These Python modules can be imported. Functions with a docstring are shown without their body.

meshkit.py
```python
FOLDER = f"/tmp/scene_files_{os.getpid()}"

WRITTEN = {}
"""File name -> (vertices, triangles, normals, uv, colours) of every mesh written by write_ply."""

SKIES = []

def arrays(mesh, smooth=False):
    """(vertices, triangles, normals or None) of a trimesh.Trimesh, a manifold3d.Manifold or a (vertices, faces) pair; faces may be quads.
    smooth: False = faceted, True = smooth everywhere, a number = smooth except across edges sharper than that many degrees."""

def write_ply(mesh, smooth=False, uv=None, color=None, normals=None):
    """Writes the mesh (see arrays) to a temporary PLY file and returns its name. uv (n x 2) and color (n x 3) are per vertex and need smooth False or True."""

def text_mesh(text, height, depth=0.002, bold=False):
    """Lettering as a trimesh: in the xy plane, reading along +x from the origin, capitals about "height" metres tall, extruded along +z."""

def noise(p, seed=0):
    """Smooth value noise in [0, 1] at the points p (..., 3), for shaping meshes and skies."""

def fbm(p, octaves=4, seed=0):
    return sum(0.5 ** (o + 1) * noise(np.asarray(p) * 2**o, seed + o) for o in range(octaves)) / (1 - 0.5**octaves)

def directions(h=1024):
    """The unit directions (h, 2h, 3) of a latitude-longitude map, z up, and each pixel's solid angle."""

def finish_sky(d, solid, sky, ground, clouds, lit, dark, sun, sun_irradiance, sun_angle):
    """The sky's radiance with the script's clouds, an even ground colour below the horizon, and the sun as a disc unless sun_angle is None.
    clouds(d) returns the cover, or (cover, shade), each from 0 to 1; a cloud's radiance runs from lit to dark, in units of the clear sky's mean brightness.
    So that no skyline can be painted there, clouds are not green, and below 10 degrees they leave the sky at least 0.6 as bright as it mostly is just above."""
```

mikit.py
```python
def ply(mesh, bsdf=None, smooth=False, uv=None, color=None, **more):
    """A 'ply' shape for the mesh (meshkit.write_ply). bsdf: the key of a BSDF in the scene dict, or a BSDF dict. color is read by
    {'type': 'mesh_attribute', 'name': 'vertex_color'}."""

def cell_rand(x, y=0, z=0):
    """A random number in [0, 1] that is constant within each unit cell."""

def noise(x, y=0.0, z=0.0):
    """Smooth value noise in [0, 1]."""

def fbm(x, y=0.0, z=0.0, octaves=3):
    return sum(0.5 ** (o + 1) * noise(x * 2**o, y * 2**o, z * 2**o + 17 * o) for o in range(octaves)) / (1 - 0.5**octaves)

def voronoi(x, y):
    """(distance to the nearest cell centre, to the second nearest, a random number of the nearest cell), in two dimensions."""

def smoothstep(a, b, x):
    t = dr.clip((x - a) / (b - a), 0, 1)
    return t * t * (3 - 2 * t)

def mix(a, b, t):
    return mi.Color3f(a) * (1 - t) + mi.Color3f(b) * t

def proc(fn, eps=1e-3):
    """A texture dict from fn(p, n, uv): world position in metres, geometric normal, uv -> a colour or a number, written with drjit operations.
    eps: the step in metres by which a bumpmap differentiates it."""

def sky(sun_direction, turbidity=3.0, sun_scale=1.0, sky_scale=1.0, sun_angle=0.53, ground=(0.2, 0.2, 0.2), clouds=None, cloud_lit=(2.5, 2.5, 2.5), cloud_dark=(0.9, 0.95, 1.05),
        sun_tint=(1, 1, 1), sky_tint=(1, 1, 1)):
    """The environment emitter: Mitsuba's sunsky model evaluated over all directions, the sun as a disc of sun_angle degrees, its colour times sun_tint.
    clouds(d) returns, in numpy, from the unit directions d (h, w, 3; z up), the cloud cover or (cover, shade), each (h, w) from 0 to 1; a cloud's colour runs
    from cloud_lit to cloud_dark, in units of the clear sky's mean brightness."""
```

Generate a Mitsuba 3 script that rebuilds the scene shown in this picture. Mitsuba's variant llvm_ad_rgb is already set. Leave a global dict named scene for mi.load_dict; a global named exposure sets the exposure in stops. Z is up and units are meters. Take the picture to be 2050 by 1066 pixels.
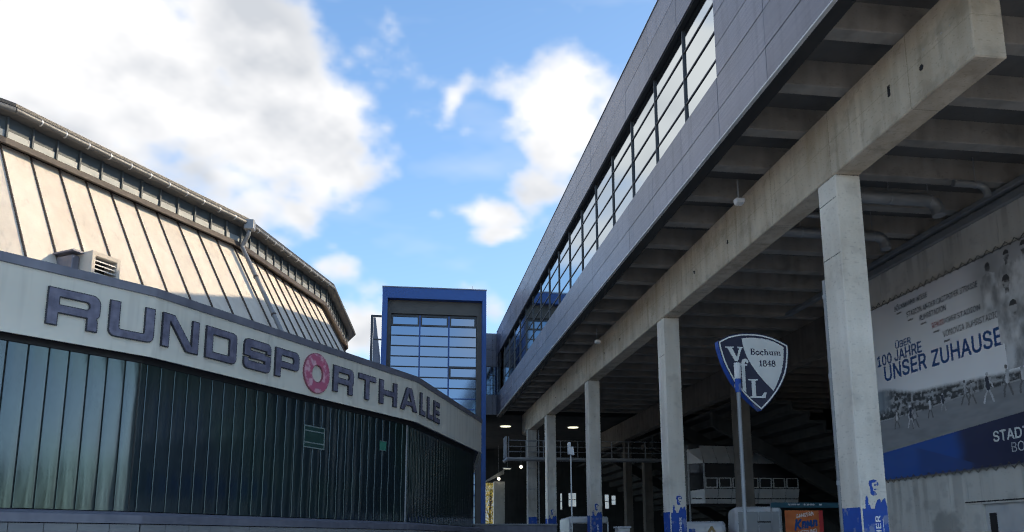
import math, random
import numpy as np, trimesh, shapely
import mitsuba as mi, drjit as dr
import mikit, meshkit
from mikit import proc, noise, fbm, cell_rand, smoothstep, mix, voronoi
from shapely.geometry import Polygon, LineString, Point, box as sbox
from shapely import affinity, union_all
T4 = mi.ScalarTransform4f
rng = random.Random(7)

# ------------------------------------------------------------------ camera, sky, exposure
PITCH, YAW, ROLL = 0.187807, 0.137613, -0.00215
_cp, _sp, _cy, _sy = math.cos(PITCH), math.sin(PITCH), math.cos(YAW), math.sin(YAW)
_f = np.array([_sy * _cp, _cy * _cp, _sp]); _r = np.array([_cy, -_sy, 0.0]); _u = np.cross(_r, _f)
_up = -_r * math.sin(ROLL) + _u * math.cos(ROLL)
EYE = np.array([0, 0, 1.6])
scene, labels = {}, {}
scene['camera'] = {'type': 'perspective', 'fov': math.degrees(2 * math.atan(1025 / 1665.4)), 'fov_axis': 'x', 'near_clip': 0.1, 'far_clip': 3000.0,
                   'principal_point_offset_x': 0.0, 'principal_point_offset_y': -(768 - 533) / 1066,
                   'to_world': T4().look_at(origin=EYE.tolist(), target=(EYE + _f).tolist(), up=_up.tolist())}


def clouds(d):
    az = np.degrees(np.arctan2(d[..., 0], d[..., 1])); el = np.degrees(np.arcsin(np.clip(d[..., 2], -1, 1)))
    wa = meshkit.fbm(d * 5.0 + 21.7, 5, SEEDS[0]) - 0.5; we = meshkit.fbm(d * 5.0 + 5.9, 5, SEEDS[1]) - 0.5
    az = az + wa * 11; el = el + we * 7
    F = np.zeros(az.shape)
    for a, e, ra, re, w in CLOUDS:
        da = (az - a + 180) % 360 - 180
        F = np.maximum(F, w * np.exp(-(da / ra) ** 2 - ((el - e) / re) ** 2))
    wide = meshkit.fbm(d * 2.6 + 11.3, 4, 5)
    out = np.clip((np.abs((az - 6 + 180) % 360 - 180) - 40) / 22, 0, 1)
    out = np.maximum(out, np.clip((el - 46) / 12, 0, 1))
    F = np.maximum(F, out * np.clip((wide - 0.47) * 4.0, 0, 0.95))
    n = meshkit.fbm(d * 8 + 3.1, 7, SEEDS[2]); n2 = meshkit.fbm(d * np.array([34, 34, 44]) + 1.7, 5, 9)
    g = F * 1.12 + (n - 0.5) * 2.3 + (n2 - 0.5) * 1.0
    c = np.clip((g - 0.26) / 0.80, 0, 1); c = c * c * (3 - 2 * c)
    soft = meshkit.fbm(d * np.array([9, 9, 12]) + 9.2, 6, 4)
    shade = np.clip((soft - 0.40) * 3.0 + (n2 - 0.5) * 0.8, 0, 1.0) * np.clip(g * 1.1, 0, 1) * np.clip(0.2 + F, 0, 1)
    thin = np.clip((meshkit.fbm(d * np.array([5, 5, 12]) + 4.4, 5, 12) - 0.5) * 1.4, 0, 0.22)
    return np.maximum(c * 0.97, thin), shade


SEEDS = (676, 873, 702)
CLOUDS = [(-22, 28, 13, 8, 1.1), (-13, 26, 6, 6, 1.1), (-12.0, 32.0, 5.0, 4.5, 1.1), (-7, 24.5, 5.0, 3.6, 1.0), (-7.2, 28, 3.6, 4.0, 1.0), (-17, 20.5, 10, 3.8, 0.95), (-45, 30, 24, 13, 1.0), (-26, 42, 14, 7, 0.9), (-10, 21, 5, 2.2, 0.8),
          (10.6, 28.6, 2.6, 3.2, 1.0), (9.6, 25.0, 2.5, 2.6, 1.0), (6.4, 22.6, 3.0, 1.7, 1.0), (7.2, 21, 2.4, 1.2, 0.85), (11.6, 30.6, 2.0, 1.6, 0.8),
          (4.9, 30, 0.9, 1.6, 0.40), (2.8, 22.2, 1.8, 0.9, 0.6), (-4.6, 17.5, 2.8, 1.0, 0.7), (-2.9, 13.2, 2.6, 2.2, 0.9), (7.2, 15.4, 3.4, 1.4, 0.92)]
SUN = (1.0, 0.15, 0.59)
scene['sky'] = mikit.sky(SUN, turbidity=3.0, clouds=clouds, cloud_lit=(1.66, 1.64, 1.62), cloud_dark=(1.02, 1.06, 1.12), sun_scale=0.42, sky_tint=(0.88, 0.955, 1.02), sun_tint=(0.97, 1.0, 1.06), ground=(0.25, 0.25, 0.25))
exposure = 3.05

# ------------------------------------------------------------------ helpers
used = {}


def numbered(k):
    if k not in used:
        used[k] = 0
        return k
    used[k] += 1
    return f'{k}_{used[k]:03d}'


def add(name, mesh, mat, parent=None, smooth=False, **kw):
    k = numbered(f'{parent}__{name}' if parent else name)
    scene[k] = mikit.ply(mesh, mat, smooth=smooth, **kw)
    return k


def lab(k, label=None, cat=None, group=None, kind=None):
    e = labels.setdefault(k, {})
    for a, b in (('label', label), ('category', cat), ('group', group), ('kind', kind)):
        if b:
            e[a] = b
    return k


def thing(name, label, cat, group=None):
    return lab(numbered(name), label, cat, group)


def cat(ms):
    return trimesh.util.concatenate(ms)


def box(x0, x1, y0, y1, z0, z1, ch=0.0):
    x0, x1 = min(x0, x1), max(x0, x1); y0, y1 = min(y0, y1), max(y0, y1); z0, z1 = min(z0, z1), max(z0, z1)
    if ch <= 0:
        m = trimesh.creation.box((x1 - x0, y1 - y0, z1 - z0)); m.apply_translation(((x0 + x1) / 2, (y0 + y1) / 2, (z0 + z1) / 2)); return m
    ch = min(ch, 0.45 * min(x1 - x0, y1 - y0, z1 - z0))
    pts = []
    for X, sx in ((x0, 1), (x1, -1)):
        for Y, sy in ((y0, 1), (y1, -1)):
            for Z, sz in ((z0, 1), (z1, -1)):
                pts += [(X, Y + sy * ch, Z + sz * ch), (X + sx * ch, Y, Z + sz * ch), (X + sx * ch, Y + sy * ch, Z)]
    return trimesh.Trimesh(pts).convex_hull


def frame(o, u, n):
    M = np.eye(4); M[:3, 0] = u; M[:3, 1] = (0, 0, 1); M[:3, 2] = n; M[:3, 3] = o
    return M


def fx(F, m):
    m = m.copy(); m.apply_transform(F); return m


def fbox(F, u0, u1, z0, z1, n0, n1, ch=0.0):
    return fx(F, box(u0, u1, z0, z1, n0, n1, ch))


def fpoly(F, poly, n0, n1):
    out = []
    for g in getattr(poly, 'geoms', [poly]):
        if g.is_empty or g.area < 1e-7:
            continue
        m = trimesh.creation.extrude_polygon(g, n1 - n0, engine='earcut'); m.apply_translation((0, 0, n0)); out.append(m)
    return fx(F, cat(out))


def prism(plan, z0, z1):
    p = Polygon(plan)
    m = trimesh.creation.extrude_polygon(p, z1 - z0, engine='earcut'); m.apply_translation((0, 0, z0)); return m


def hull(pts):
    return trimesh.Trimesh(np.array(pts, float)).convex_hull


def tube(pts, r, n=12, closed_ends=True):
    pts = np.array(pts, float); segs = []
    t = np.gradient(pts, axis=0); t /= np.linalg.norm(t, axis=1, keepdims=True)
    a = np.cross(t[0], (0, 0, 1) if abs(t[0][2]) < 0.9 else (1, 0, 0)); rings = []
    for i in range(len(pts)):
        a = a - t[i] * (a @ t[i]); a /= np.linalg.norm(a); b = np.cross(t[i], a)
        ang = np.arange(n) * 2 * np.pi / n
        rings.append(pts[i] + r * (np.cos(ang)[:, None] * a + np.sin(ang)[:, None] * b))
    v = np.vstack(rings); f = []
    for i in range(len(pts) - 1):
        for j in range(n):
            p, q = i * n + j, i * n + (j + 1) % n
            f += [(p, q, q + n), (p, q + n, p + n)]
    if closed_ends:
        c0, c1 = len(v), len(v) + 1
        v = np.vstack([v, pts[0], pts[-1]])
        for j in range(n):
            f.append((c0, (j + 1) % n, j)); e = (len(pts) - 1) * n; f.append((c1, e + j, e + (j + 1) % n))
    return trimesh.Trimesh(v, f, process=False)


def cyl(p0, p1, r, n=16):
    return tube([p0, (np.array(p0) + np.array(p1)) / 2, p1], r, n)


def bend(pts, r, steps=6):
    """polyline with its inner corners rounded by radius r"""
    pts = [np.array(p, float) for p in pts]; out = [pts[0]]
    for i in range(1, len(pts) - 1):
        a = pts[i - 1] - pts[i]; b = pts[i + 1] - pts[i]; a /= np.linalg.norm(a); b /= np.linalg.norm(b)
        for k in range(steps + 1):
            t = k / steps; out.append((1 - t) ** 2 * (pts[i] + a * r) + 2 * t * (1 - t) * pts[i] + t ** 2 * (pts[i] + b * r))
    out.append(pts[-1]); return out


def text(F, s, x, z, h, width=None, n0=0.0, depth=0.004, bold=True, shear=0.0, rot=0.0):
    m = meshkit.text_mesh(s, h, depth, bold)
    w = m.bounds[1][0] - m.bounds[0][0]
    m.apply_translation((-m.bounds[0][0], 0, n0))
    if width:
        m.apply_scale((width / w, 1, 1))
    if rot:
        m.apply_transform(trimesh.transformations.rotation_matrix(rot, (0, 0, 1)))
    m.apply_translation((x, z, 0))
    return fx(F, m)


# ------------------------------------------------------------------ materials
def mat(key, color, rough=0.6, spec=0.4, metal=0.0, bump=None, scale=1.0, eps=1e-3, **kw):
    b = {'type': 'principled', 'base_color': color if isinstance(color, dict) else {'type': 'rgb', 'value': list(color)}, 'roughness': rough, 'specular': spec, 'metallic': metal, **kw}
    if bump:
        b = {'type': 'bumpmap', 'tex': proc(bump, eps=eps), 'scale': scale, 'inner': b}
    scene[key] = {'type': 'twosided', 'inner': b}


def c_concrete(a, b, streak=1.0, s=1.0):
    def fn(p, n, uv):
        big = fbm(p.x * 0.7 * s, p.y * 0.7 * s, p.z * 0.7 * s, 4)
        st = fbm(p.x * 5 * s, p.y * 5 * s, p.z * 0.35 * s, 3)
        fine = noise(p.x * 45, p.y * 45, p.z * 45)
        blot = smoothstep(0.55, 0.75, fbm(p.x * 2.3 + 7, p.y * 2.3, p.z * 2.3 + 3, 4))
        t = dr.clip(0.5 + (big - 0.5) * 1.5 + (st - 0.5) * 0.9 * streak + (fine - 0.5) * 0.22, 0, 1)
        pores = smoothstep(0.80, 0.88, noise(p.x * 21, p.y * 21, p.z * 21 + 9))
        return mix(a, b, t) * (1 - 0.17 * blot * streak) * (1 - 0.14 * pores)
    return proc(fn)


def b_concrete(p, n, uv):
    return fbm(p.x * 14, p.y * 14, p.z * 14, 3) * 0.6 + noise(p.x * 60, p.y * 60, p.z * 60) * 0.25


mat('m_concrete', c_concrete((0.30, 0.275, 0.235), (0.50, 0.48, 0.44)), 0.85, 0.25, bump=b_concrete, scale=0.008)
mat('m_pillar', c_concrete((0.47, 0.43, 0.365), (0.67, 0.635, 0.565), 0.8), 0.85, 0.25, bump=b_concrete, scale=0.006)
mat('m_beam', c_concrete((0.34, 0.28, 0.205), (0.52, 0.455, 0.365), 1.1), 0.85, 0.25, bump=b_concrete, scale=0.01)
_bc = scene['m_beam']['inner']['inner']['base_color']
_bf = mikit._FUNCTIONS[_bc['fn']]


def c_beam(p, n, uv):
    f = p.y / 2.75 - dr.floor(p.y / 2.75); h = dr.abs(p.z - 9.78)
    j = dr.maximum(smoothstep(0.006, 0.002, dr.abs(f - 0.5)), 0.6 * smoothstep(0.012, 0.004, h))
    run = smoothstep(0.55, 0.8, fbm(p.y * 6, 3.0, p.z * 0.5, 4)) * smoothstep(10.6, 9.6, p.z)
    return mi.Color3f(_bf(p, n, uv)) * (1 - 0.30 * j) * (1 - 0.22 * run)


mat('m_beam', proc(c_beam), 0.85, 0.25, bump=b_concrete, scale=0.01)
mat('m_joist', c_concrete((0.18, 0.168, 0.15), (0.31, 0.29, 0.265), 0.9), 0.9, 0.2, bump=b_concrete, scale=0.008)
mat('m_inner_shaded', c_concrete((0.11, 0.095, 0.08), (0.19, 0.17, 0.15), 1.0), 0.9, 0.2)  # beam concrete darkened: shade under the deck is put into the colour
mat('m_slab_shaded', c_concrete((0.09, 0.088, 0.084), (0.15, 0.145, 0.14), 0.5), 0.9, 0.2)  # darker than the joists: shade of the gaps is in the colour
_wc = mikit._FUNCTIONS[c_concrete((0.47, 0.455, 0.415), (0.61, 0.595, 0.55), 0.9, 0.6)['fn']]


def c_wall(p, n, uv):
    e = fbm(p.y * 4, 1.0, p.z * 4, 3) - 0.5
    patch = smoothstep(0.75, 0.45, dr.abs(p.y - 21.75) + e * 0.4) * smoothstep(0.42, 0.2, dr.abs(p.z - 2.05) + e * 0.3)
    drip = smoothstep(0.5, 0.72, fbm(p.y * 5, 7.0, p.z * 0.35, 4)) * smoothstep(1.2, 3.3, p.z) * smoothstep(3.7, 3.3, p.z)
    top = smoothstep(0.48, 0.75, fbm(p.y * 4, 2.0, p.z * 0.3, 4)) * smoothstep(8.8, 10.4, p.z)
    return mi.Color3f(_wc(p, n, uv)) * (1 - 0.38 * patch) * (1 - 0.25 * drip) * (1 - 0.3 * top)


mat('m_wall', proc(c_wall), 0.85, 0.25, bump=b_concrete, scale=0.006)
mat('m_shade_joint_concrete', c_concrete((0.032, 0.034, 0.034), (0.06, 0.06, 0.058), 0.8), 0.9, 0.2)  # albedo lowered so the colour carries the interior shade; also used for joints


def c_clad(tone):
    def fn(p, n, uv):
        st = noise(p.y * 0.8, p.x * 0.8, p.z * 55) * 0.5 + noise(p.y * 2.1, p.x * 2, p.z * 150) * 0.5
        cl = fbm(p.y * 0.6, p.x * 0.6, p.z * 0.9, 3)
        k = (0.62 + 0.62 * st) * (0.86 + 0.30 * cl) * tone
        run = smoothstep(0.52, 0.8, fbm(p.y * 5, 4.0, p.z * 0.22, 4))
        return mi.Color3f(0.172, 0.172, 0.208) * k * (1 - 0.16 * run)
    return proc(fn)


def b_clad(p, n, uv):
    return noise(p.y * 0.6, p.x * 0.6, p.z * 60)


for i, t in enumerate((0.88, 0.97, 1.03, 1.1)):
    mat(f'm_clad_{i}', c_clad(t), 0.38, 0.5, 0.35, bump=b_clad, scale=0.0006, eps=2e-3)
mat('m_dark_metal', (0.022, 0.023, 0.026), 0.5, 0.4)
mat('m_frame', (0.035, 0.037, 0.042), 0.45, 0.5)
mat('m_grey_metal', proc(lambda p, n, uv: mix((0.20, 0.21, 0.22), (0.32, 0.33, 0.34), fbm(p.x * 3, p.y * 3, p.z * 3, 3))), 0.5, 0.5, 0.3)
mat('m_light_metal', proc(lambda p, n, uv: mix((0.42, 0.43, 0.44), (0.58, 0.58, 0.57), fbm(p.x * 4, p.y * 4, p.z * 2, 3))), 0.45, 0.5, 0.2)


def c_zinc(p, n, uv):
    a = fbm(p.x * 1.7, p.y * 1.7, p.z * 2.5, 4); s = fbm(p.x * 8, p.y * 8, p.z * 0.9, 3)
    return mix((0.115, 0.118, 0.15), (0.235, 0.235, 0.275), dr.clip(a * 0.7 + s * 0.5 - 0.1, 0, 1))


mat('m_zinc', proc(c_zinc), 0.5, 0.5, 0.3)
mat('m_frieze', proc(lambda p, n, uv: mix((0.20, 0.215, 0.22), (0.31, 0.325, 0.325), fbm(p.x * 2.5, p.y * 2.5, p.z * 4, 4))), 0.55, 0.4, 0.25)
mat('m_frieze_dark', proc(lambda p, n, uv: mix((0.055, 0.065, 0.07), (0.10, 0.112, 0.118), fbm(p.x * 2.5, p.y * 2.5, p.z * 4, 4))), 0.6, 0.4, 0.2)
mat('m_gutter', proc(lambda p, n, uv: mix((0.085, 0.085, 0.085), (0.17, 0.168, 0.16), fbm(p.x * 3, p.y * 3, p.z * 9, 4))), 0.5, 0.5, 0.3)
mat('m_brown_metal', proc(lambda p, n, uv: mix((0.045, 0.035, 0.03), (0.085, 0.068, 0.058), fbm(p.x * 3, p.y * 3, p.z * 3, 3))), 0.6, 0.4)


def c_mansard(tone):
    def fn(p, n, uv):
        a = fbm(p.x * 0.8, p.y * 0.8, p.z * 0.5, 4); b = fbm(p.x * 5, p.y * 5, p.z * 1.2, 4); f = noise(p.x * 40, p.y * 40, p.z * 40)
        t = dr.clip(0.5 + (a - 0.5) * 1.1 + (b - 0.5) * 0.8 + (f - 0.5) * 0.25, 0, 1)
        st = smoothstep(0.62, 0.85, fbm(p.x * 9, p.y * 9, p.z * 0.7 + 4, 3))
        return mix((0.56, 0.49, 0.405), (0.68, 0.62, 0.53), t) * tone * (1 - 0.10 * st)
    return proc(fn)


def b_mansard(p, n, uv):
    return fbm(p.x * 2.2, p.y * 2.2, p.z * 1.6, 3)


for i, t in enumerate((0.95, 1.0, 1.04)):
    mat(f'm_mansard_{i}', c_mansard(t), 0.75, 0.2, 0.0, bump=b_mansard, scale=0.003, eps=4e-3)


def c_fascia(p, n, uv):
    a = fbm(p.x * 0.6, p.y * 0.6, p.z * 1.2, 4); dr_ = smoothstep(0.5, 0.8, fbm(p.x * 7, p.y * 7, p.z * 0.5, 3))
    low = smoothstep(5.75, 5.2, p.z + (noise(p.x * 3, p.y * 3, 0) - 0.5) * 0.3)
    drip = smoothstep(0.55, 0.82, fbm(p.x * 11, p.y * 11, p.z * 0.35 + 2, 4)) * smoothstep(5.5, 6.4, p.z)
    return mix((0.62, 0.59, 0.495), (0.71, 0.68, 0.59), a) * (1 - 0.10 * dr_) * (1 + 0.05 * low) * (1 - 0.14 * drip)


mat('m_fascia', proc(c_fascia), 0.55, 0.35, bump=lambda p, n, uv: fbm(p.x * 1.1, p.y * 1.1, p.z * 1.1, 2), scale=0.006, eps=5e-3)


def c_profilit(p, n, uv):
    st = noise(p.x * 9, p.y * 9, p.z * 0.4); bl = fbm(p.x * 0.5 + 3, p.y * 0.5, p.z * 0.5, 3)
    g = smoothstep(0.4, 0.75, bl)
    return mix((0.018, 0.028, 0.034), (0.019, 0.034, 0.032), g) * (0.8 + 0.4 * st)


scene['m_profilit'] = {'type': 'twosided', 'inner': {'type': 'bumpmap', 'tex': proc(lambda p, n, uv: fbm(p.x * 5, p.y * 5, p.z * 0.6, 2), eps=4e-3), 'scale': 0.004,
                       'inner': {'type': 'principled', 'base_color': proc(c_profilit), 'roughness': 0.09, 'specular': 1.0, 'spec_tint': 0.42}}}
mat('m_seal', proc(lambda p, n, uv: mix((0.025, 0.027, 0.026), (0.05, 0.052, 0.05), noise(p.x * 6, p.y * 6, p.z * 3))), 0.7, 0.3)


def c_tile(p, n, uv):
    a = fbm(p.x * 2, p.y * 2, p.z * 8, 4); r = noise(p.x * 1.1 + 5, p.y * 1.1, 0)
    return mix((0.17, 0.175, 0.185), (0.27, 0.265, 0.255), dr.clip(a * 0.7 + r * 0.5 - 0.1, 0, 1))


mat('m_tile', proc(c_tile), 0.5, 0.4, bump=b_concrete, scale=0.004)
mat('m_letter_edge', (0.035, 0.036, 0.045), 0.55, 0.4)


def c_letter(p, n, uv):
    a = fbm(p.x * 5, p.y * 5, p.z * 6, 4); s = fbm(p.x * 16, p.y * 16, p.z * 2.2, 3)
    return mix((0.105, 0.103, 0.15), (0.26, 0.255, 0.325), dr.clip((a - 0.3) * 1.2 + (s - 0.5) * 0.7, 0, 1))


mat('m_letter', proc(c_letter), 0.5, 0.4)
mat('m_pink', proc(lambda p, n, uv: mix((0.48, 0.12, 0.20), (0.66, 0.38, 0.43), smoothstep(0.46, 0.66, fbm(p.x * 6, p.y * 6, p.z * 6, 4)))), 0.5, 0.4)
mat('m_pink_edge', (0.30, 0.10, 0.13), 0.6, 0.3)
mat('m_blue_frame', proc(lambda p, n, uv: mix((0.011, 0.055, 0.215), (0.017, 0.077, 0.275), fbm(p.x * 0.6, p.y * 0.6, p.z * 0.6, 3))), 0.4, 0.5)
mat('m_blue_paint', proc(lambda p, n, uv: mix(mix((0.010, 0.045, 0.25), (0.018, 0.08, 0.36), fbm(p.x * 4, p.y * 4, p.z * 2.5, 4)), (0.22, 0.25, 0.33), 0.6 * smoothstep(0.60, 0.70, fbm(p.x * 7, p.y * 7, p.z * 5 + 3, 5)))), 0.6, 0.4)
mat('m_white_paint', (0.62, 0.62, 0.62), 0.5, 0.4)
mat('m_white_body', proc(lambda p, n, uv: mix((0.46, 0.47, 0.49), (0.56, 0.57, 0.58), fbm(p.x * 1.5, p.y * 1.5, p.z * 2, 3))), 0.3, 0.5, clearcoat=0.5)
mat('m_grey_body', (0.24, 0.25, 0.26), 0.35, 0.5, clearcoat=0.4)
mat('m_black', (0.012, 0.012, 0.014), 0.5, 0.4)
mat('m_tyre', (0.015, 0.015, 0.015), 0.9, 0.2)
mat('m_lining', proc(lambda p, n, uv: mix((0.06, 0.055, 0.05), (0.10, 0.092, 0.082), fbm(p.x, p.y, p.z, 3))), 0.6, 0.4)
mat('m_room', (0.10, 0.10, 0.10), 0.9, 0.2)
mat('m_bounce_paving', proc(lambda p, n, uv: mix((0.34, 0.33, 0.31), (0.44, 0.43, 0.41), fbm(p.x * 2, p.y * 2, 0, 4))), 0.9, 0.2)  # ground out of view, toned pale to bounce daylight under the stand
mat('m_navy', (0.014, 0.017, 0.045), 0.45, 0.4)
mat('m_crest_white', (0.60, 0.62, 0.61), 0.5, 0.4)
mat('m_orange', proc(lambda p, n, uv: mix((0.40, 0.09, 0.025), (0.52, 0.15, 0.04), noise(p.x * 5, p.y, p.z * 5))), 0.5, 0.4)
mat('m_teal', (0.015, 0.07, 0.10), 0.5, 0.4)
mat('m_red', (0.40, 0.03, 0.03), 0.5, 0.4)
mat('m_gold', (0.30, 0.20, 0.08), 0.5, 0.4)
mat('m_print_ink', (0.035, 0.04, 0.06), 0.6, 0.3)
mat('m_print_blue', (0.012, 0.06, 0.20), 0.6, 0.3)
mat('m_print_grey', (0.13, 0.13, 0.135), 0.6, 0.3)
mat('m_print_red', (0.28, 0.08, 0.08), 0.6, 0.3)
mat('m_print_shirt', proc(lambda p, n, uv: mix((0.22, 0.225, 0.235), (0.62, 0.625, 0.64), smoothstep(0.25, 0.72, fbm(p.x, p.y * 3.4, p.z * 1.8, 5)))), 0.6, 0.3)
mat('m_print_skin', proc(lambda p, n, uv: mix((0.10, 0.10, 0.105), (0.40, 0.40, 0.41), smoothstep(0.4, 0.6, fbm(p.x, p.y * 5, p.z * 6, 3)))), 0.6, 0.3)
mat('m_print_hair', (0.06, 0.06, 0.065), 0.6, 0.3)
mat('m_sign_green', (0.05, 0.22, 0.15), 0.5, 0.4)
mat('m_paper', (0.20, 0.25, 0.235), 0.5, 0.4)
mat('m_paper_dark', (0.02, 0.055, 0.048), 0.5, 0.4)
mat('m_trunk', (0.05, 0.04, 0.03), 0.9, 0.2)
mat('m_duct', proc(lambda p, n, uv: mix((0.16, 0.165, 0.17), (0.28, 0.285, 0.29), fbm(p.x * 2, p.y * 6, p.z * 6, 3))), 0.45, 0.5, 0.3)
scene['m_leaf'] = {'type': 'twosided', 'inner': {'type': 'principled', 'base_color': proc(lambda p, n, uv: mix((0.22, 0.17, 0.02), (0.55, 0.42, 0.05), noise(p.x * 3, p.y * 3, p.z * 3))), 'roughness': 0.7}}
GLASS = {'type': 'thindielectric', 'int_ior': 1.5}
scene['m_glass'] = {'type': 'twosided', 'inner': {'type': 'roughconductor', 'alpha': 0.008, 'material': 'none', 'specular_reflectance': {'type': 'rgb', 'value': [0.62, 0.665, 0.68]}}}
scene['m_glass_blue'] = {'type': 'twosided', 'inner': {'type': 'roughconductor', 'alpha': 0.008, 'material': 'none', 'specular_reflectance': {'type': 'rgb', 'value': [0.22, 0.285, 0.375]}}}
scene['m_glass_plain'] = GLASS

def pane(x0, x1, y0, y1, z0, z1, deg=0.16):
    m = box(x0, x1, y0, y1, z0, z1); c = m.centroid
    m.apply_translation(-c)
    for ax in ((0, 0, 1), ((0, 1, 0) if y1 - y0 > x1 - x0 else (1, 0, 0))):
        m.apply_transform(trimesh.transformations.rotation_matrix(math.radians(rng.gauss(0, deg)), ax))
    m.apply_translation(c); return m


# ------------------------------------------------------------------ ground
add('ground', box(-1500, 1500, -1500, 1500, -0.5, 0.0), 'm_bounce_paving'); lab('ground', kind='structure')

# ================================================================== SPORTS HALL
def dirv(t):
    return np.array([math.sin(math.radians(t)), math.cos(math.radians(t))])


A0, A1, A2 = 46.9, 32.567, 18.256
Vp = {1: np.array([-4.85, 16.83]), 2: np.array([0.56, 25.30])}
Vp[3] = Vp[2] + 9.15 * dirv(A2); Vp[4] = Vp[3] + 10 * dirv(3.5); Vp[5] = Vp[4] + 8 * dirv(-16)
Vp[0] = Vp[1] - 10 * dirv(A0); Vp[-1] = Vp[0] - 10 * dirv(61.5)
idx = sorted(Vp)
DIR = {i: (Vp[i + 1] - Vp[i]) / np.linalg.norm(Vp[i + 1] - Vp[i]) for i in idx[:-1]}
LEN = {i: np.linalg.norm(Vp[i + 1] - Vp[i]) for i in idx[:-1]}
BIS = {}
for i in idx:
    d0 = DIR.get(i - 1, DIR.get(i)); d1 = DIR.get(i, DIR.get(i - 1))
    a = np.array([-d0[1], d0[0]]); b = np.array([-d1[1], d1[0]]); s = a + b; s /= np.linalg.norm(s); BIS[i] = s / (s @ a)


def ring(i, s):
    return Vp[i] + s * BIS[i]


def FF(i):
    d = DIR[i]; return frame((*Vp[i], 0), (d[0], d[1], 0), (d[1], -d[0], 0))


def seg(i, s0, s1, z0, z1):
    return prism([ring(i, s0), ring(i + 1, s0), ring(i + 1, s1), ring(i, s1)], z0, z1)


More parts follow.
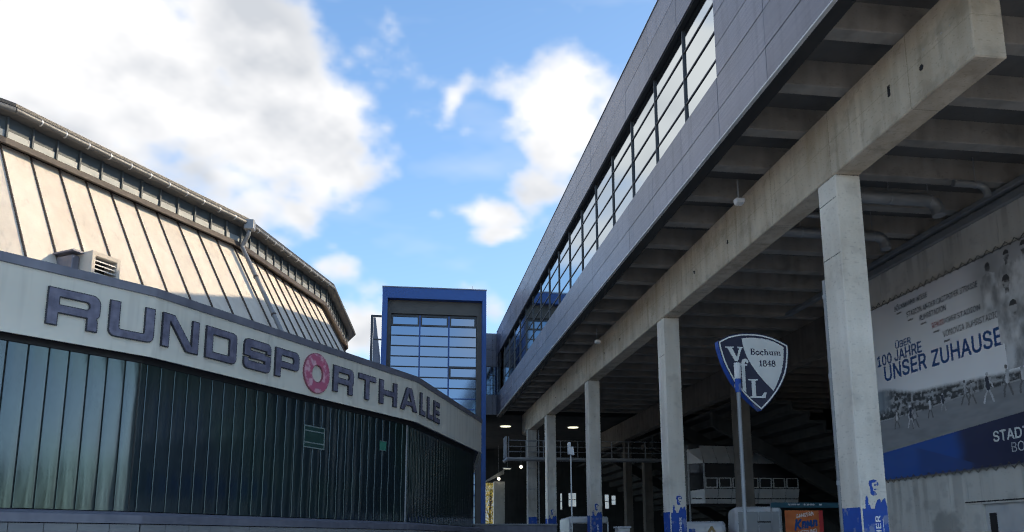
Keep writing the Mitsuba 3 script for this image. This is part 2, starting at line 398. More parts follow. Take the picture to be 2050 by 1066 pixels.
HALL = thing('sports_hall', 'low round sports hall with beige fascia, dark channel glass and pale sloping metal roof', 'building')
Z_G0, Z_F0, Z_F1, Z_C1 = 2.19, 5.20, 6.41, 6.585
for i in (-1, 0, 1, 2, 3):
    Ff = FF(i)
    if i < 0 or i > 2:
        add('fascia', seg(i, 0.0, 0.12, Z_F0, Z_F1), 'm_fascia', HALL)
    else:      # sheets about 3.3 m long with hairline joints
        add('fascia_backing', seg(i, 0.03, 0.12, Z_F0 + .002, Z_F1 - .002), 'm_zinc', HALL)
        for k in range(3):
            ua_, ub_ = LEN[i] * k / 3, LEN[i] * (k + 1) / 3
            add('fascia', fbox(Ff, ua_ + (0.0 if k == 0 else 0.003), ub_ - (0.0 if k == 2 else 0.003), Z_F0, Z_F1, -0.028, rng.uniform(-0.0015, 0.0015)), 'm_fascia', HALL)
    add('coping', cat([seg(i, -0.035, 0.2, Z_F1 + 0.004, Z_C1)]), 'm_zinc', HALL)
    add('soffit', seg(i, 0.125, 0.5, Z_F0 + 0.02, Z_F0 + 0.07), 'm_dark_metal', HALL)
    add('drip_edge', seg(i, -0.012, 0.03, Z_F0 - 0.018, Z_F0 - 0.003), 'm_fascia', HALL)
    # ledge below the glass: sloping zinc sheet
    q = [ring(i, -0.12), ring(i + 1, -0.12), ring(i + 1, 0.36), ring(i, 0.36)]
    add('window_ledge', hull([(*q[0], 1.945), (*q[1], 1.945), (*q[0], 2.10), (*q[1], 2.10), (*q[2], 2.18), (*q[3], 2.18), (*q[2], 1.945), (*q[3], 1.945)]), 'm_zinc', HALL)
    add('head_frame', seg(i, 0.27, 0.36, Z_F0 - 0.10, Z_F0 + 0.018), 'm_dark_metal', HALL)
    add('inner_wall', seg(i, 0.50, 0.60, 0.0, 6.3), 'm_dark_metal', HALL)
# channel glass
PITCH_G = 0.3535
CG = 0.305 * math.tan(math.radians(7.2))
for i in (0, 1, 2):
    F = FF(i); L = LEN[i]
    first = {0: L - 0.335 - 14 * PITCH_G, 1: 0.203 - PITCH_G, 2: 0.25 - PITCH_G}[i]
    u0 = first
    while u0 < L - CG - 0.05:
        a, b = max(u0, CG), min(u0 + PITCH_G, L - CG)
        u0 += PITCH_G
        if b - a < 0.08:
            continue
        a += 0.003; w = b - a - 0.012; dz = rng.uniform(-0.004, 0.004); e = 0.014
        c = [(a, -0.325), (a + e * 0.4, -0.316), (a + e, -0.309), (a + w / 2, -0.306), (a + w - e, -0.309), (a + w - e * 0.4, -0.316), (a + w, -0.325), (a + w, -0.37), (a, -0.37)]
        m = trimesh.creation.extrude_polygon(Polygon(c), Z_F0 - 0.1 - Z_G0, engine='earcut')
        m.apply_transform(np.array([[1, 0, 0, 0], [0, 0, 1, Z_G0 + dz], [0, 1, 0, 0], [0, 0, 0, 1.0]])); m.invert()
        add('glass_channel', fx(F, m), 'm_profilit', HALL, smooth=40)
        if b < L - CG - 0.01:
            add('glazing_joint', fbox(F, a + w + 0.001, a + w + 0.013, Z_G0 - 0.01, Z_F0 - 0.1, -0.37, -0.334 + rng.uniform(0, 0.006)), 'm_seal', HALL)
for i in (1, 2, 3):
    p = ring(i, 0.322); h = 0.04 if i == 2 else 0.018
    add('corner_post', cyl((*p, Z_G0 - 0.02), (*p, Z_F0 - 0.1), h, 10), 'm_grey_metal' if i == 2 else 'm_seal', HALL, smooth=40)
# stone base tiles
for i in (0, 1, 2):
    F = FF(i)
    add('base_wall', seg(i, -0.06, 0.3, 0.0, 1.925), 'm_dark_metal', HALL)
    b = {0: LEN[0] - 0.57 * 11, 1: 0.0, 2: 0.0}[i]; n = int((LEN[i] - b) / 0.56); tw = (LEN[i] - b) / n
    for k in range(n):
        u0 = b + k * tw
        add('stone_tile', fbox(F, u0 + 0.006, u0 + tw - 0.006, 1.34, 1.93, 0.06, 0.088 + rng.uniform(0, 0.006), 0.004), 'm_tile', HALL)
# flat roof and mansard
ZT, ST, RUN = 11.60, 6.95, 0.55
ZB = 6.75; SB = ST - RUN * (ZT - ZB)
for i in (-1, 0, 1, 2, 3, 4):
    if i + 1 not in Vp:
        continue
    add('flat_roof', seg(i, 0.205, SB + 0.3, 6.35, 6.46), 'm_zinc', HALL)
    T0, T1, B0, B1 = ring(i, ST), ring(i + 1, ST), ring(i, SB), ring(i + 1, SB)
    nrm = np.array([DIR[i][1], -DIR[i][0]])
    N3 = np.array([nrm[0], nrm[1], RUN]); N3 /= np.linalg.norm(N3)
    np_ = 10
    for k in range(np_):
        if i in (-1, 4) or (i == 3 and k > 8):
            continue
        t0, t1 = k / np_, (k + 1) / np_
        P = [np.array([*(T0 + (T1 - T0) * t0), ZT]), np.array([*(T0 + (T1 - T0) * t1), ZT]), np.array([*(B0 + (B1 - B0) * t1), ZB]), np.array([*(B0 + (B1 - B0) * t0), ZB])]
        ins = (P[1] - P[0]) * 0.008
        P = [P[0] + ins, P[1] - ins, P[2] - ins, P[3] + ins]
        lift = [rng.uniform(-0.004, 0.004) for _ in range(4)]
        add('roof_panel', hull([p + N3 * l for p, l in zip(P, lift)] + [p - N3 * 0.03 for p in P]), f'm_mansard_{rng.randrange(3)}', HALL)
        if k or i in (1, 2, 3):
            a, b = np.array([*(T0 + (T1 - T0) * t0), ZT]), np.array([*(B0 + (B1 - B0) * t0), ZB]); du = np.array([*DIR[i], 0]) * 0.018
            add('standing_seam', hull([a + du, a - du, b + du, b - du, a + du * .6 + N3 * 0.05, a - du * .6 + N3 * 0.05, b + du * .6 + N3 * 0.05, b - du * .6 + N3 * 0.05]), 'm_brown_metal', HALL)
    add('roof_deck', hull([(*ring(i, ST), ZT), (*ring(i + 1, ST), ZT), (*ring(i, SB), ZB), (*ring(i + 1, SB), ZB), (*ring(i, ST + .5), ZT), (*ring(i + 1, ST + .5), ZT), (*ring(i, SB + .5), ZB), (*ring(i + 1, SB + .5), ZB)] - np.array([N3 * 0.045] * 8)), 'm_dark_metal', HALL)
    # frieze, eave and gutter
    SF = ST - 0.28
    add('frieze_soffit', seg(i, SF + 0.004, ST + 0.5, ZT + 0.02, ZT + 0.10), 'm_brown_metal', HALL)
    add('frieze_skirt', seg(i, SF - 0.02, SF + 0.06, ZT - 0.06, ZT + 0.10), 'm_brown_metal', HALL)
    Fq = FF(i); q0, q1 = ring(i, SF), ring(i + 1, SF); Lq = np.linalg.norm(q1 - q0); Fq[:3, 3] = (*q0, 0)
    nf = 12
    for k in range(nf):
        if i in (-1, 4):
            add('frieze_panel', fbox(Fq, 0, Lq, ZT + 0.105, ZT + 0.66, -0.05, 0.0), 'm_frieze', HALL); break
        u0, u1 = Lq * k / nf, Lq * (k + 1) / nf
        add('frieze_panel', fbox(Fq, u0 + 0.01, u1 - 0.01, ZT + 0.29, ZT + 0.66, -0.09, -0.03 + rng.uniform(-0.003, 0.003)), 'm_frieze_dark', HALL)
        add('frieze_plate', fbox(Fq, u0 + 0.035, u1 - 0.035, ZT + 0.105, ZT + 0.288, -0.05, rng.uniform(-0.003, 0.003), 0.004), 'm_frieze', HALL)
        add('frieze_rib', fbox(Fq, u0 - 0.022, u0 + 0.022, ZT + 0.102, ZT + 0.66, -0.05, 0.045), 'm_frieze_dark', HALL)
    SO = SF - 0.30
    add('eave', cat([seg(i, SO + 0.02, ST + 0.6, ZT + 0.665, ZT + 0.73)]), 'm_gutter', HALL)
    g0, g1 = ring(i, SO), ring(i + 1, SO)
    gut = tube([(*g0, ZT + 0.74), (*((g0 + g1) / 2), ZT + 0.74), (*g1, ZT + 0.74)], 0.085, 14)
    add('gutter', gut, 'm_gutter', HALL, smooth=40)
    for k in range(1, 12):
        gp = g0 + (g1 - g0) * k / 12
        if i in (0, 1, 2):
            tdir = np.array([*DIR[i], 0]) * 0.018
            add('gutter_clip', tube([np.array([*gp, ZT + 0.74]) - tdir, np.array([*gp, ZT + 0.74]), np.array([*gp, ZT + 0.74]) + tdir], 0.095, 14), 'm_light_metal', HALL, smooth=40)
    add('roof_edge', seg(i, SO - 0.02, ST + 1.0, ZT + 0.84, ZT + 0.925), 'm_dark_metal', HALL)
ctr = np.array([-34.0, 41.0])
for i in (-1, 0, 1, 2, 3, 4):
    if i + 1 in Vp:
        a, b = ring(i, ST - 0.55), ring(i + 1, ST - 0.55)
        add('roof_sheet', hull([(*a, ZT + 0.93), (*b, ZT + 0.93), (*a, ZT + 0.96), (*b, ZT + 0.96), (*ctr, ZT + 4.2), (*ctr, ZT + 4.4)]), 'm_zinc', HALL)
# downpipe at the kink
for i in (2,):
    b = BIS[i]
    P = lambda s, z: np.array([*(Vp[i] + s * b), z])
    dn = bend([P(ST - 0.60, ZT + 0.66), P(ST - 0.60, ZT + 0.36), P(ST - 0.36, ZT - 0.05), P(SB - 0.22, ZB + 0.2), P(SB - 0.22, ZB - 0.2)], 0.10)
    dp = add('downpipe', tube(dn, 0.075, 14), 'm_duct', HALL, smooth=40)
    hb = P(ST - 0.62, ZT + 0.66)
    add('hopper', box(hb[0] - 0.17, hb[0] + 0.17, hb[1] - 0.17, hb[1] + 0.17, ZT + 0.50, ZT + 0.86, 0.03), 'm_grey_metal', HALL)
    for t in (0.25, 0.55, 0.82):
        c = P(ST - 0.36, ZT - 0.05) * (1 - t) + P(SB - 0.22, ZB + 0.2) * t; a = P(SB - 0.22, ZB + 0.2) - P(ST - 0.36, ZT - 0.05); a /= np.linalg.norm(a)
        add('pipe_clamp', tube([c - a * 0.03, c, c + a * 0.03], 0.09, 14), 'm_brown_metal', HALL, smooth=40)

# roof vent in front of the sloping roof
VENT = thing('roof_vent', 'louvred metal vent box on the sloping roof above the fascia lettering', 'vent')
F1 = FF(1)
cu = (-2.30, -1.15)   # along the facade, from the first kink
p_l = onv = None
def vent_pt(u, s, z):
    d = DIR[1]; nn = np.array([d[1], -d[0]]); q = Vp[1] + d * u - nn * s; return np.array([*q, z])
S_V = 4.2
ua, ub = 1.72, 2.53
zv0, zv1 = 7.85, 8.60
FV = F1.copy(); FV[:3, 3] = vent_pt(0, S_V, 0)
add('casing', cat([fbox(FV, ua, ua + 0.09, zv0, zv1, -0.9, 0.0), fbox(FV, ub - 0.09, ub, zv0, zv1, -0.9, 0.0), fbox(FV, ua + 0.092, ub - 0.092, zv1 - 0.10, zv1 - 0.002, -0.9, -0.002), fbox(FV, ua + 0.092, ub - 0.092, zv0, zv0 + 0.06, -0.9, -0.002)]), 'm_mansard_1', VENT)
add('back_panel', fbox(FV, ua + 0.092, ub - 0.092, zv0 + 0.06, zv1 - 0.10, -0.5, -0.45), 'm_black', VENT)
for k in range(5):
    z = zv0 + 0.10 + k * 0.105
    add('louvre', hull([FV[:3, :3] @ np.array(q) + FV[:3, 3] for q in [(ua + 0.095, z, -0.03), (ub - 0.095, z, -0.03), (ua + 0.095, z + 0.02, -0.03), (ub - 0.095, z + 0.02, -0.03), (ua + 0.095, z + 0.07, -0.12), (ub - 0.095, z + 0.07, -0.12), (ua + 0.095, z + 0.055, -0.125), (ub - 0.095, z + 0.055, -0.125)]]), 'm_light_metal', VENT)
add('hood', cat([fbox(FV, ua - 0.22, ua - 0.02, zv0, zv1 - 0.10, -1.0, -0.42, 0.02), fbox(FV, ua - 0.30, ua - 0.0, zv1 - 0.05, zv1 - 0.008, -1.05, -0.3)]), 'm_zinc', VENT)

# ------------------------------------------------------------------ facade lettering
def rr(x0, y0, x1, y1, tl=0, tr=0, br=0, bl=0, n=7):
    pts = []
    for cx, cy, r, a0 in ((x1 - tr, y1 - tr, tr, 0), (x0 + tl, y1 - tl, tl, 90), (x0 + bl, y0 + bl, bl, 180), (x1 - br, y0 + br, br, 270)):
        if r <= 0:
            pts.append((cx, cy))
        else:
            pts += [(cx + r * math.cos(math.radians(a0 + 90 * k / n)), cy + r * math.sin(math.radians(a0 + 90 * k / n))) for k in range(n + 1)]
    return Polygon(pts)


def glyph(c, w, h=0.70):
    s = 0.205; t = 0.165
    B = sbox
    if c in 'RP':
        lo = 0.235
        g = rr(0, lo, w, h, tr=0.17, br=0.12).difference(rr(s + 0.01, lo + t, w - s, h - t, tr=0.06, br=0.06)).union(B(0, 0, s, h))
        if c == 'R':
            g = g.union(rr(w - s - 0.03, 0, w - 0.03, 0.30, tr=0.13)).union(B(w - s - 0.03, 0.2, w - 0.16, 0.3))
        return g
    if c == 'U':
        return rr(0, 0, w, h, bl=0.13, br=0.13).difference(rr(s, t, w - s, h + 1, bl=0.04, br=0.03))
    if c == 'N':
        s2 = 0.19
        return union_all([B(0, 0, s2, h), B(w - s2, 0, w, h), Polygon([(0.06, h), (0.30, h), (w - 0.06, 0), (w - 0.32, 0)])]).intersection(B(0, 0, w, h))
    if c == 'D':
        return rr(0, 0, w, h, tr=0.13, br=0.13).difference(rr(s, t, w - s - 0.02, h - t, tr=0.02, br=0.02))
    if c == 'S':
        g = rr(0, 0, w, h, tl=0.14, tr=0.14, br=0.14, bl=0.14)
        g = g.difference(B(s, 0.445, w - 0.15, 0.50)).difference(B(w - 0.20, 0.405, w + 1, 0.435))
        return g.difference(B(0.15, 0.20, w - s, 0.255)).difference(B(-1, 0.265, 0.20, 0.295))
    if c == 'T':
        return union_all([B(0, h - t, w, h), B(w / 2 - s / 2, 0, w / 2 + s / 2, h)])
    if c == 'H':
        return union_all([B(0, 0, s, h), B(w - s, 0, w, h), B(0, h / 2 - t / 2, w, h / 2 + t / 2)])
    if c == 'A':
        return Polygon([(0, 0), (w * 0.36, h), (w * 0.66, h), (w, 0), (w - 0.23, 0), (w - 0.29, 0.15), (0.29, 0.15), (0.23, 0)]).difference(Polygon([(0.35, 0.29), (w - 0.35, 0.29), (w * 0.5, 0.52)]))
    if c == 'L':
        return union_all([B(0, 0, s, h), B(0, 0, w, t)])
    if c == 'E':
        return union_all([B(0, 0, s, h), B(0, 0, w, t), B(0, h - t, w, h), B(0, h / 2 - t * 0.45, w * 0.95, h / 2 + t * 0.45)])


SIGN = thing('facade_lettering', 'large blue-grey raised letters reading RUNDSPORTHALLE with a pink ring for the O', 'lettering')
ZL = 5.45
spec = [(0, 'R', -2.02, 0.95), (0, 'U', -0.90, 0.90), (1, 'N', 0.18, 0.97), (1, 'D', 1.35, 0.92), (1, 'S', 2.50, 0.89), (1, 'P', 3.55, 0.87), (1, 'O', 4.60, 1.04), (1, 'R', 5.80, 0.90),
        (1, 'T', 6.93, 0.83), (1, 'H', 7.95, 0.92), (1, 'A', 9.06, 0.95), (2, 'L', 0.25, 0.55), (2, 'L', 1.04, 0.64), (2, 'E', 1.78, 0.72)]
for i, c, u0, w in spec:
    F = FF(i); u = u0 + (LEN[0] if i == 0 else 0)
    if c == 'O':
        g = Point(u + w / 2, ZL + 0.34).buffer(0.515, 24).difference(Point(u + w / 2 + 0.02, ZL + 0.33).buffer(0.215, 20))
        k = add('letter', fpoly(F, g, 0.008, 0.05), 'm_pink_edge', SIGN); lab(k, 'pink ring standing in for the letter O')
        add('face', fpoly(F, g.buffer(-0.016), 0.051, 0.056), 'm_pink', k)
        continue
    g = affinity.translate(glyph(c, w), u, ZL)
    k = add('letter', fpoly(F, g, 0.008, 0.05), 'm_letter_edge', SIGN); lab(k, f'raised blue-grey letter {c}')
    add('face', fpoly(F, g.buffer(-0.017), 0.051, 0.056), 'm_letter', k)

# notices behind the channel glass
NOTE = thing('notice_poster', 'faint framed notice on the dark channel glass below the pink ring', 'poster')
F = FF(1)
add('sheet', fbox(F, 5.13, 5.98, 3.94, 4.51, -0.303, -0.297), 'm_paper_dark', NOTE)
add('frame', cat([fbox(F, 5.13, 5.98, z, z + 0.03, -0.2968, -0.293) for z in (3.94, 4.06, 4.36, 4.48)] + [fbox(F, u, u + 0.035, 3.9735, 4.4765, -0.2968, -0.2925) for u in (5.13, 5.945)]), 'm_paper', NOTE)
EXS = thing('exit_sign', 'small green sign on the dark channel glass near the facade corner', 'sign')
add('plate', fbox(F, 8.55, 8.88, 4.19, 4.47, -0.303, -0.296), 'm_sign_green', EXS)
add('edge', cat([fbox(F, 8.55, 8.88, 4.19, 4.205, -0.2958, -0.292), fbox(F, 8.55, 8.88, 4.455, 4.47, -0.2958, -0.292)]), 'm_paper', EXS)

# ================================================================== STADIUM STAND (right)
STAND = thing('stadium_stand', 'long stadium stand of bluish metal panels raised on concrete beams and pillars', 'building')
XC, XG = 7.0, 7.19
Y0, Y1 = 9.2, 58.6
ZR = [10.42, 11.15, 11.97, 12.71, 13.48, 14.24, 15.0, 15.78, 16.58]
ZU = [14.82, 15.78, 16.58]
ys = [16.5 + 2.45 * k for k in range(-5, 18)]
ys = [max(Y0, y) for y in ys if y < Y1] + [Y1]
gap = 0.007


def clad(y0, y1, z0, z1):
    j = rng.uniform(-0.0025, 0.0025)
    add('cladding_panel', box(XC + j, XC + 0.03 + j, y0 + gap, y1 - gap, z0 + gap, z1 - gap, 0.004), f'm_clad_{rng.randrange(4)}', STAND)


WIN_END = 57.06
for a, b in zip(ys[:-1], ys[1:]):
    near = b < 16.6 or a > WIN_END - 0.2
    for z0, z1 in (zip(ZR[:-1], ZR[1:]) if near else zip(ZR[:2], ZR[1:3])):
        clad(a, b, z0, z1)
    if not near:
        for z0, z1 in zip(ZU[:-1], ZU[1:]):
            clad(a, b, z0, z1)
add('cladding_backing', cat([box(XC + 0.034, XC + 0.08, Y0, Y1, ZR[0] + .01, ZR[2] - 0.004), box(XC + 0.034, XC + 0.08, Y0, Y1, ZU[0] + 0.004, ZR[-1] - .01), box(XC + 0.034, XC + 0.08, Y0, 16.49, ZR[2], ZU[0]), box(XC + 0.034, XC + 0.08, WIN_END + 0.01, Y1, ZR[2], ZU[0])]), 'm_black', STAND)
add('window_soffit', box(XC + 0.032, XG + 0.3, 16.5, WIN_END, ZU[0] - 0.03, ZU[0] - 0.002), 'm_dark_metal', STAND)
add('window_sill', box(XC + 0.032, XG + 0.3, 16.5, WIN_END, ZR[2] - 0.002, ZR[2] + 0.02), 'm_grey_metal', STAND)
add('window_jamb', box(XC + 0.032, XG + 0.3, 16.42, 16.495, ZR[2], ZU[0]), 'm_dark_metal', STAND)
add('roof_capping', box(XC - 0.02, XC + 0.4, Y0 - .02, Y1, ZR[-1], ZR[-1] + 0.05, 0.01), 'm_frame', STAND)
add('drip_profile', box(XC - 0.03, XC + 0.05, Y0, Y1, ZR[0] - 0.035, ZR[0] - 0.004), 'm_light_metal', STAND)
add('edge_strip', box(XC + 0.052, XC + 0.36, Y0, Y1, ZR[0] - 0.03, ZR[0] + 0.12), 'm_black', STAND)
tz = [ZR[2] + 0.03, 12.66, 13.39, 14.13, ZU[0] - 0.04]
my = [16.5] + [18.96 + 2.43 * k for k in range(0, 16)]
my = [y for y in my if y < WIN_END] + [WIN_END]
for a, b in zip(my[:-1], my[1:]):
    for z0, z1 in zip(tz[:-1], tz[1:]):
        add('window_pane', pane(XG - 0.003, XG + 0.003, a + 0.02, b - 0.02, z0 + 0.015, z1 - 0.015), 'm_glass', STAND)
    add('window_mullion', box(XG - 0.05, XG + 0.04, a - 0.027, a + 0.027, tz[0], tz[-1], 0.006), 'm_frame', STAND)
    for z in tz[1:-1]:
        add('window_transom', box(XG - 0.03, XG + 0.03, a + 0.028, b - 0.028, z - 0.022, z + 0.022, 0.004), 'm_frame', STAND)
# building body
add('room_wall', cat([box(11.5, 11.7, Y0, Y1, 11.2, 16.3), box(XG + 0.31, 11.49, Y0 + 0.1, Y1 - .1, 15.6, 15.8)]), 'm_room', STAND)
add('roof_slab', box(XC + 0.1, 30, Y0, Y1, 16.3, 16.55), 'm_zinc', STAND)
add('deck_slab', box(XC + 0.37, 30, Y0, Y1 + 1, 11.02, 11.28), 'm_slab_shaded', STAND)
add('end_wall', box(XC + 0.1, 30, Y0 - 0.05, Y0 - 0.001, 10.6, 16.56), 'm_clad_1', STAND)
add('light_block_wall', box(29.8, 30, Y0, 82, 0, 16.3), 'm_shade_joint_concrete', STAND)  # added unseen wall that shuts out daylight to keep the interior dark
y = 12.37 - 1.83 * 3
while y < 58:
    pts = [(y, 10.52), (y + 0.02, 10.5), (y + 0.34, 10.5), (y + 0.36, 10.52), (y + 0.43, 11.03), (y - 0.05, 11.03)]
    m = trimesh.creation.extrude_polygon(Polygon(pts), 29.7 - (XC + 0.365), engine='earcut')
    m.apply_transform(np.array([[0, 0, 1, XC + 0.365], [1, 0, 0, 0], [0, 1, 0, 0], [0, 0, 0, 1.0]]))
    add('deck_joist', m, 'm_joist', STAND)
    y += 1.83
# main beam and pillars
XB0, XB1, ZBM = 8.81, 9.37, 9.05
bm = box(XB0, XB1, 10.72, 58.4, ZBM, 10.498, 0.022)
BEAM = add('main_beam', bm, 'm_beam', STAND)
for yy in (12.0, 20.6, 23.2, 31.8, 34.4, 43.1, 45.6):
    add('drain_hole', cyl((XB0 + 0.10, yy, 9.62), (XB0 - 0.006, yy, 9.62), 0.055, 12), 'm_black', BEAM, smooth=40)
add('beam_pocket', box(XB0 - 0.004, XB0 + 0.05, 12.92, 13.0, 9.62, 9.84), 'm_black', BEAM)
for yy in (11.42, 11.9, 11.2):
    add('tie_cap', cyl((XB0 + 0.02, yy, 9.9), (XB0 - 0.005, yy, 9.9), 0.022, 10), 'm_concrete', BEAM, smooth=40)
pillar_y = (15.0, 26.30, 37.58, 48.55)


def paint(k, Fp, Fs, top, deco, txt=None):
    add('painted_band', fpoly(Fs, sbox(0.03, 0, 0.69, top - 0.09), 0.001, 0.004), 'm_blue_paint', k)
    g = union_all([sbox(0.025, 0, 0.535, top - 0.12)] + [Polygon(q).buffer(0.006) for q in deco]).buffer(0.004).buffer(-0.004)
    m = add('mural', fpoly(Fp, g, 0.001, 0.004), 'm_blue_paint', k)
    lab(m, 'blue stencilled crowd figure painted on the pillar')


def wob(cx, cz, rx, rz, n=14, seed=1, amp=0.25):
    r = random.Random(seed); return [(cx + rx * math.cos(2 * math.pi * i / n) * (1 + amp * (r.random() - 0.5)), cz + rz * math.sin(2 * math.pi * i / n) * (1 + amp * (r.random() - 0.5))) for i in range(n)]


def crowd(seed, top):
    """a stencilled figure: a shirt with a ragged edge, a raised hand and a half shaded face"""
    r = random.Random(seed); out = []
    sx = 0.27 + 0.06 * r.random()
    out.append([(sx - 0.02, top - 0.2), (sx + 0.01, top + 0.05), (sx + 0.06, top + 0.16), (sx + 0.11, top + 0.18), (sx + 0.14, top + 0.10), (sx + 0.17, top + 0.17), (sx + 0.215, top + 0.2), (0.53, top + 0.03), (0.53, top - 0.2)])
    out.append([(0.09, top - 0.2), (0.10, top + 0.16), (0.125, top + 0.24), (0.15, top + 0.2), (0.145, top + 0.06), (0.18, top + 0.07), (0.20, top - 0.02), (0.2, top - 0.2)])
    hx = 0.24 + 0.05 * r.random(); hz = top + 0.42
    out.append([(hx - 0.055, hz + 0.11), (hx + 0.02, hz + 0.13), (hx + 0.09, hz + 0.115), (hx + 0.06, hz + 0.085), (hx - 0.01, hz + 0.08), (hx - 0.02, hz + 0.02), (hx + 0.005, hz - 0.04), (hx - 0.01, hz - 0.08), (hx + 0.05, hz - 0.10), (hx + 0.07, hz - 0.15), (hx, hz - 0.17), (hx - 0.05, hz - 0.13), (hx - 0.045, hz - 0.02), (hx - 0.07, hz + 0.05)])
    out.append(wob(hx + 0.055, hz + 0.035, 0.022, 0.014, 8, seed)); out.append(wob(hx + 0.105, hz + 0.05, 0.012, 0.03, 8, seed + 1)); out.append(wob(hx + 0.05, hz - 0.055, 0.02, 0.008, 8, seed + 2))
    return out


tops = (2.32, 2.62, 2.85, 3.0)
plab = ['front concrete pillar nearest the camera with blue painted foot and a painted face', 'second concrete pillar of the row with blue painted foot', 'third concrete pillar of the row with blue painted foot', 'fourth concrete pillar of the row with blue painted foot']
PILLARS = []
for k, yy in enumerate(pillar_y):
    p = add('pillar', box(XB0 + 0.002, XB1 - 0.002, yy, yy + 0.72, 0, ZBM - 0.012, 0.022), 'm_pillar', STAND); lab(p, plab[k]); PILLARS.append(p)
    add('bearing_joint', box(XB0 + 0.03, XB1 - 0.03, yy + 0.03, yy + 0.69, ZBM - 0.012, ZBM), 'm_black', p)
    Fp = frame((XB0, yy, 0), (1, 0, 0), (0, -1, 0)); Fs = frame((XB0 + 0.002, yy + 0.72, 0), (0, -1, 0), (-1, 0, 0))
    paint(p, Fp, Fs, tops[k], crowd(k * 5 + 3, tops[k] - 0.12))
    if k == 0:
        for zz in (8.55, 7.35):
            add('formwork_joint', box(XB0 - 0.0015, XB0 + 0.004, yy + 0.03, yy + 0.69, zz, zz + 0.014), 'm_shade_joint_concrete', p)
        t = text(Fp, 'HÖHER', 0.37, 1.35, 0.10, 0.72, 0.0045, 0.003, True, rot=math.pi / 2)
        lab(add('lettering', t, 'm_white_paint', p), 'white upright lettering HÖHER')
        add('lettering', cat([fbox(Fp, 0.42, 0.432, 1.4, 2.02, 0.0045, 0.007)]), 'm_white_paint', p)
    else:
        if k == 1:
            add('formwork_joint', box(XB0 - 0.0015, XB0 + 0.004, yy + 0.03, yy + 0.5, 7.75, 7.765), 'm_shade_joint_concrete', p)
        add('lettering', text(Fp, 'HÖHER', 0.37, 1.75, 0.08, 0.6, 0.0045, 0.003, True, rot=math.pi / 2), 'm_white_paint', p)
# pillar at the beam's far end with cables and rungs
p = add('pillar', box(8.72, 9.35, 55.3, 55.9, 0, ZBM - 0.012, 0.02), 'm_concrete', STAND); lab(p, 'farthest concrete pillar of the row, behind the catwalk end')
add('painted_band', box(8.74, 9.33, 55.296, 55.299, 0, 3.2), 'm_blue_paint', p)
for zz in (5.0, 6.4, 7.2, 8.2):
    add('strap', box(8.70, 9.36, 55.27, 55.295, zz, zz + 0.06), 'm_grey_metal', p)
add('cable', cyl((9.46, 55.2, 0), (9.46, 55.2, 9.0), 0.05, 8), 'm_duct', p, smooth=40)
# inner beam and inner pillars
add('inner_beam', box(16.85, 17.35, 27.2, 70, 9.05, 10.498, 0.02), 'm_inner_shaded', STAND)
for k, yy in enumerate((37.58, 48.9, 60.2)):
    p = add('inner_pillar', box(16.1 if k == 0 else 16.85, 16.75 if k == 0 else 17.35, yy, yy + 0.72, 0, 9.045, 0.02), 'm_inner_shaded', STAND)
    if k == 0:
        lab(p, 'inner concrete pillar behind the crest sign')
add('inner_pillar', box(18.3, 18.9, 60.2, 60.9, 0, 9.045, 0.02), 'm_inner_shaded', STAND)
# raker underside of the seating
steps = []
for k in range(12):
    x0 = 17.6 + k * 0.85; z0 = 8.9 - k * 0.47
    steps.append(box(x0, x0 + 0.95, 38.5, 81, z0 - 0.16, z0, 0.0)); steps.append(box(x0 + 0.80, x0 + 0.95, 38.5, 81, z0 - 0.47, z0 - 0.163))
add('seating_underside', cat(steps), 'm_shade_joint_concrete', STAND)
for yy in (44, 49.0, 55, 60.3, 66):
    add('raker', hull([(17.4, yy, 8.7), (17.4, yy + .4, 8.7), (17.4, yy, 7.9), (17.4, yy + .4, 7.9), (28, yy, 2.9), (28, yy + .4, 2.9), (28, yy, 2.1), (28, yy + .4, 2.1)]), 'm_shade_joint_concrete', STAND)

# pipes under the deck
for k, (yy, x0, x1, zz, r) in enumerate(((18.65, 9.6, 13.72, 10.27, 0.165), (21.25, 9.6, 13.85, 10.28, 0.15), (20.2, 10.5, 11.7, 10.36, 0.07), (17.65, 13.5, 14.35, 10.3, 0.09))):
    nm = thing('drain_pipe', ['thick grey pipe under the deck, right of the nearest pillar', 'second thick grey pipe under the deck, lower and farther right of the nearest pillar', 'thin pipe end under the deck just left of the nearest pillar', 'short bent pipe end high under the deck above the banner'][k], 'pipe', 'pipes under the concrete deck')
    add('pipe', tube(bend([(x0, yy, zz), (x1, yy, zz), (x1 + 0.01, yy - 0.05, zz - 0.16 - 1.6 * r)], 0.12 + 1.3 * r, 10), r, 16), 'm_duct', nm, smooth=40)
    for xx in np.arange(x0 + 0.6, x1, 1.1):
        add('hanger', cyl((xx, yy, zz + r), (xx, yy, 11.02), 0.014, 6), 'm_grey_metal', nm)
        add('pipe_clamp', cyl((xx - 0.02, yy, zz), (xx + 0.02, yy, zz), r + 0.012, 16), 'm_grey_metal', nm, smooth=40)
nm = thing('floodlight', 'small floodlight hanging under the deck beside the nearest beam face', 'lamp', None)
add('arm', cyl((8.3, 18.6, 10.5), (8.3, 18.6, 9.98), 0.02, 8), 'm_grey_metal', nm)
add('head', hull([(8.2, 18.5, 9.98), (8.42, 18.5, 9.98), (8.2, 18.7, 9.98), (8.42, 18.7, 9.98), (8.22, 18.48, 9.86), (8.4, 18.48, 9.86), (8.22, 18.66, 9.84), (8.4, 18.66, 9.84)]), 'm_white_paint', nm)
nm = thing('floodlight', 'floodlight under the deck far along the beam, above the third pillar', 'lamp', None)
add('arm', cyl((8.3, 33.6, 10.5), (8.3, 33.6, 9.98), 0.02, 8), 'm_grey_metal', nm)
add('head', box(8.2, 8.42, 33.4, 33.6, 9.84, 9.98, 0.02), 'm_white_paint', nm)

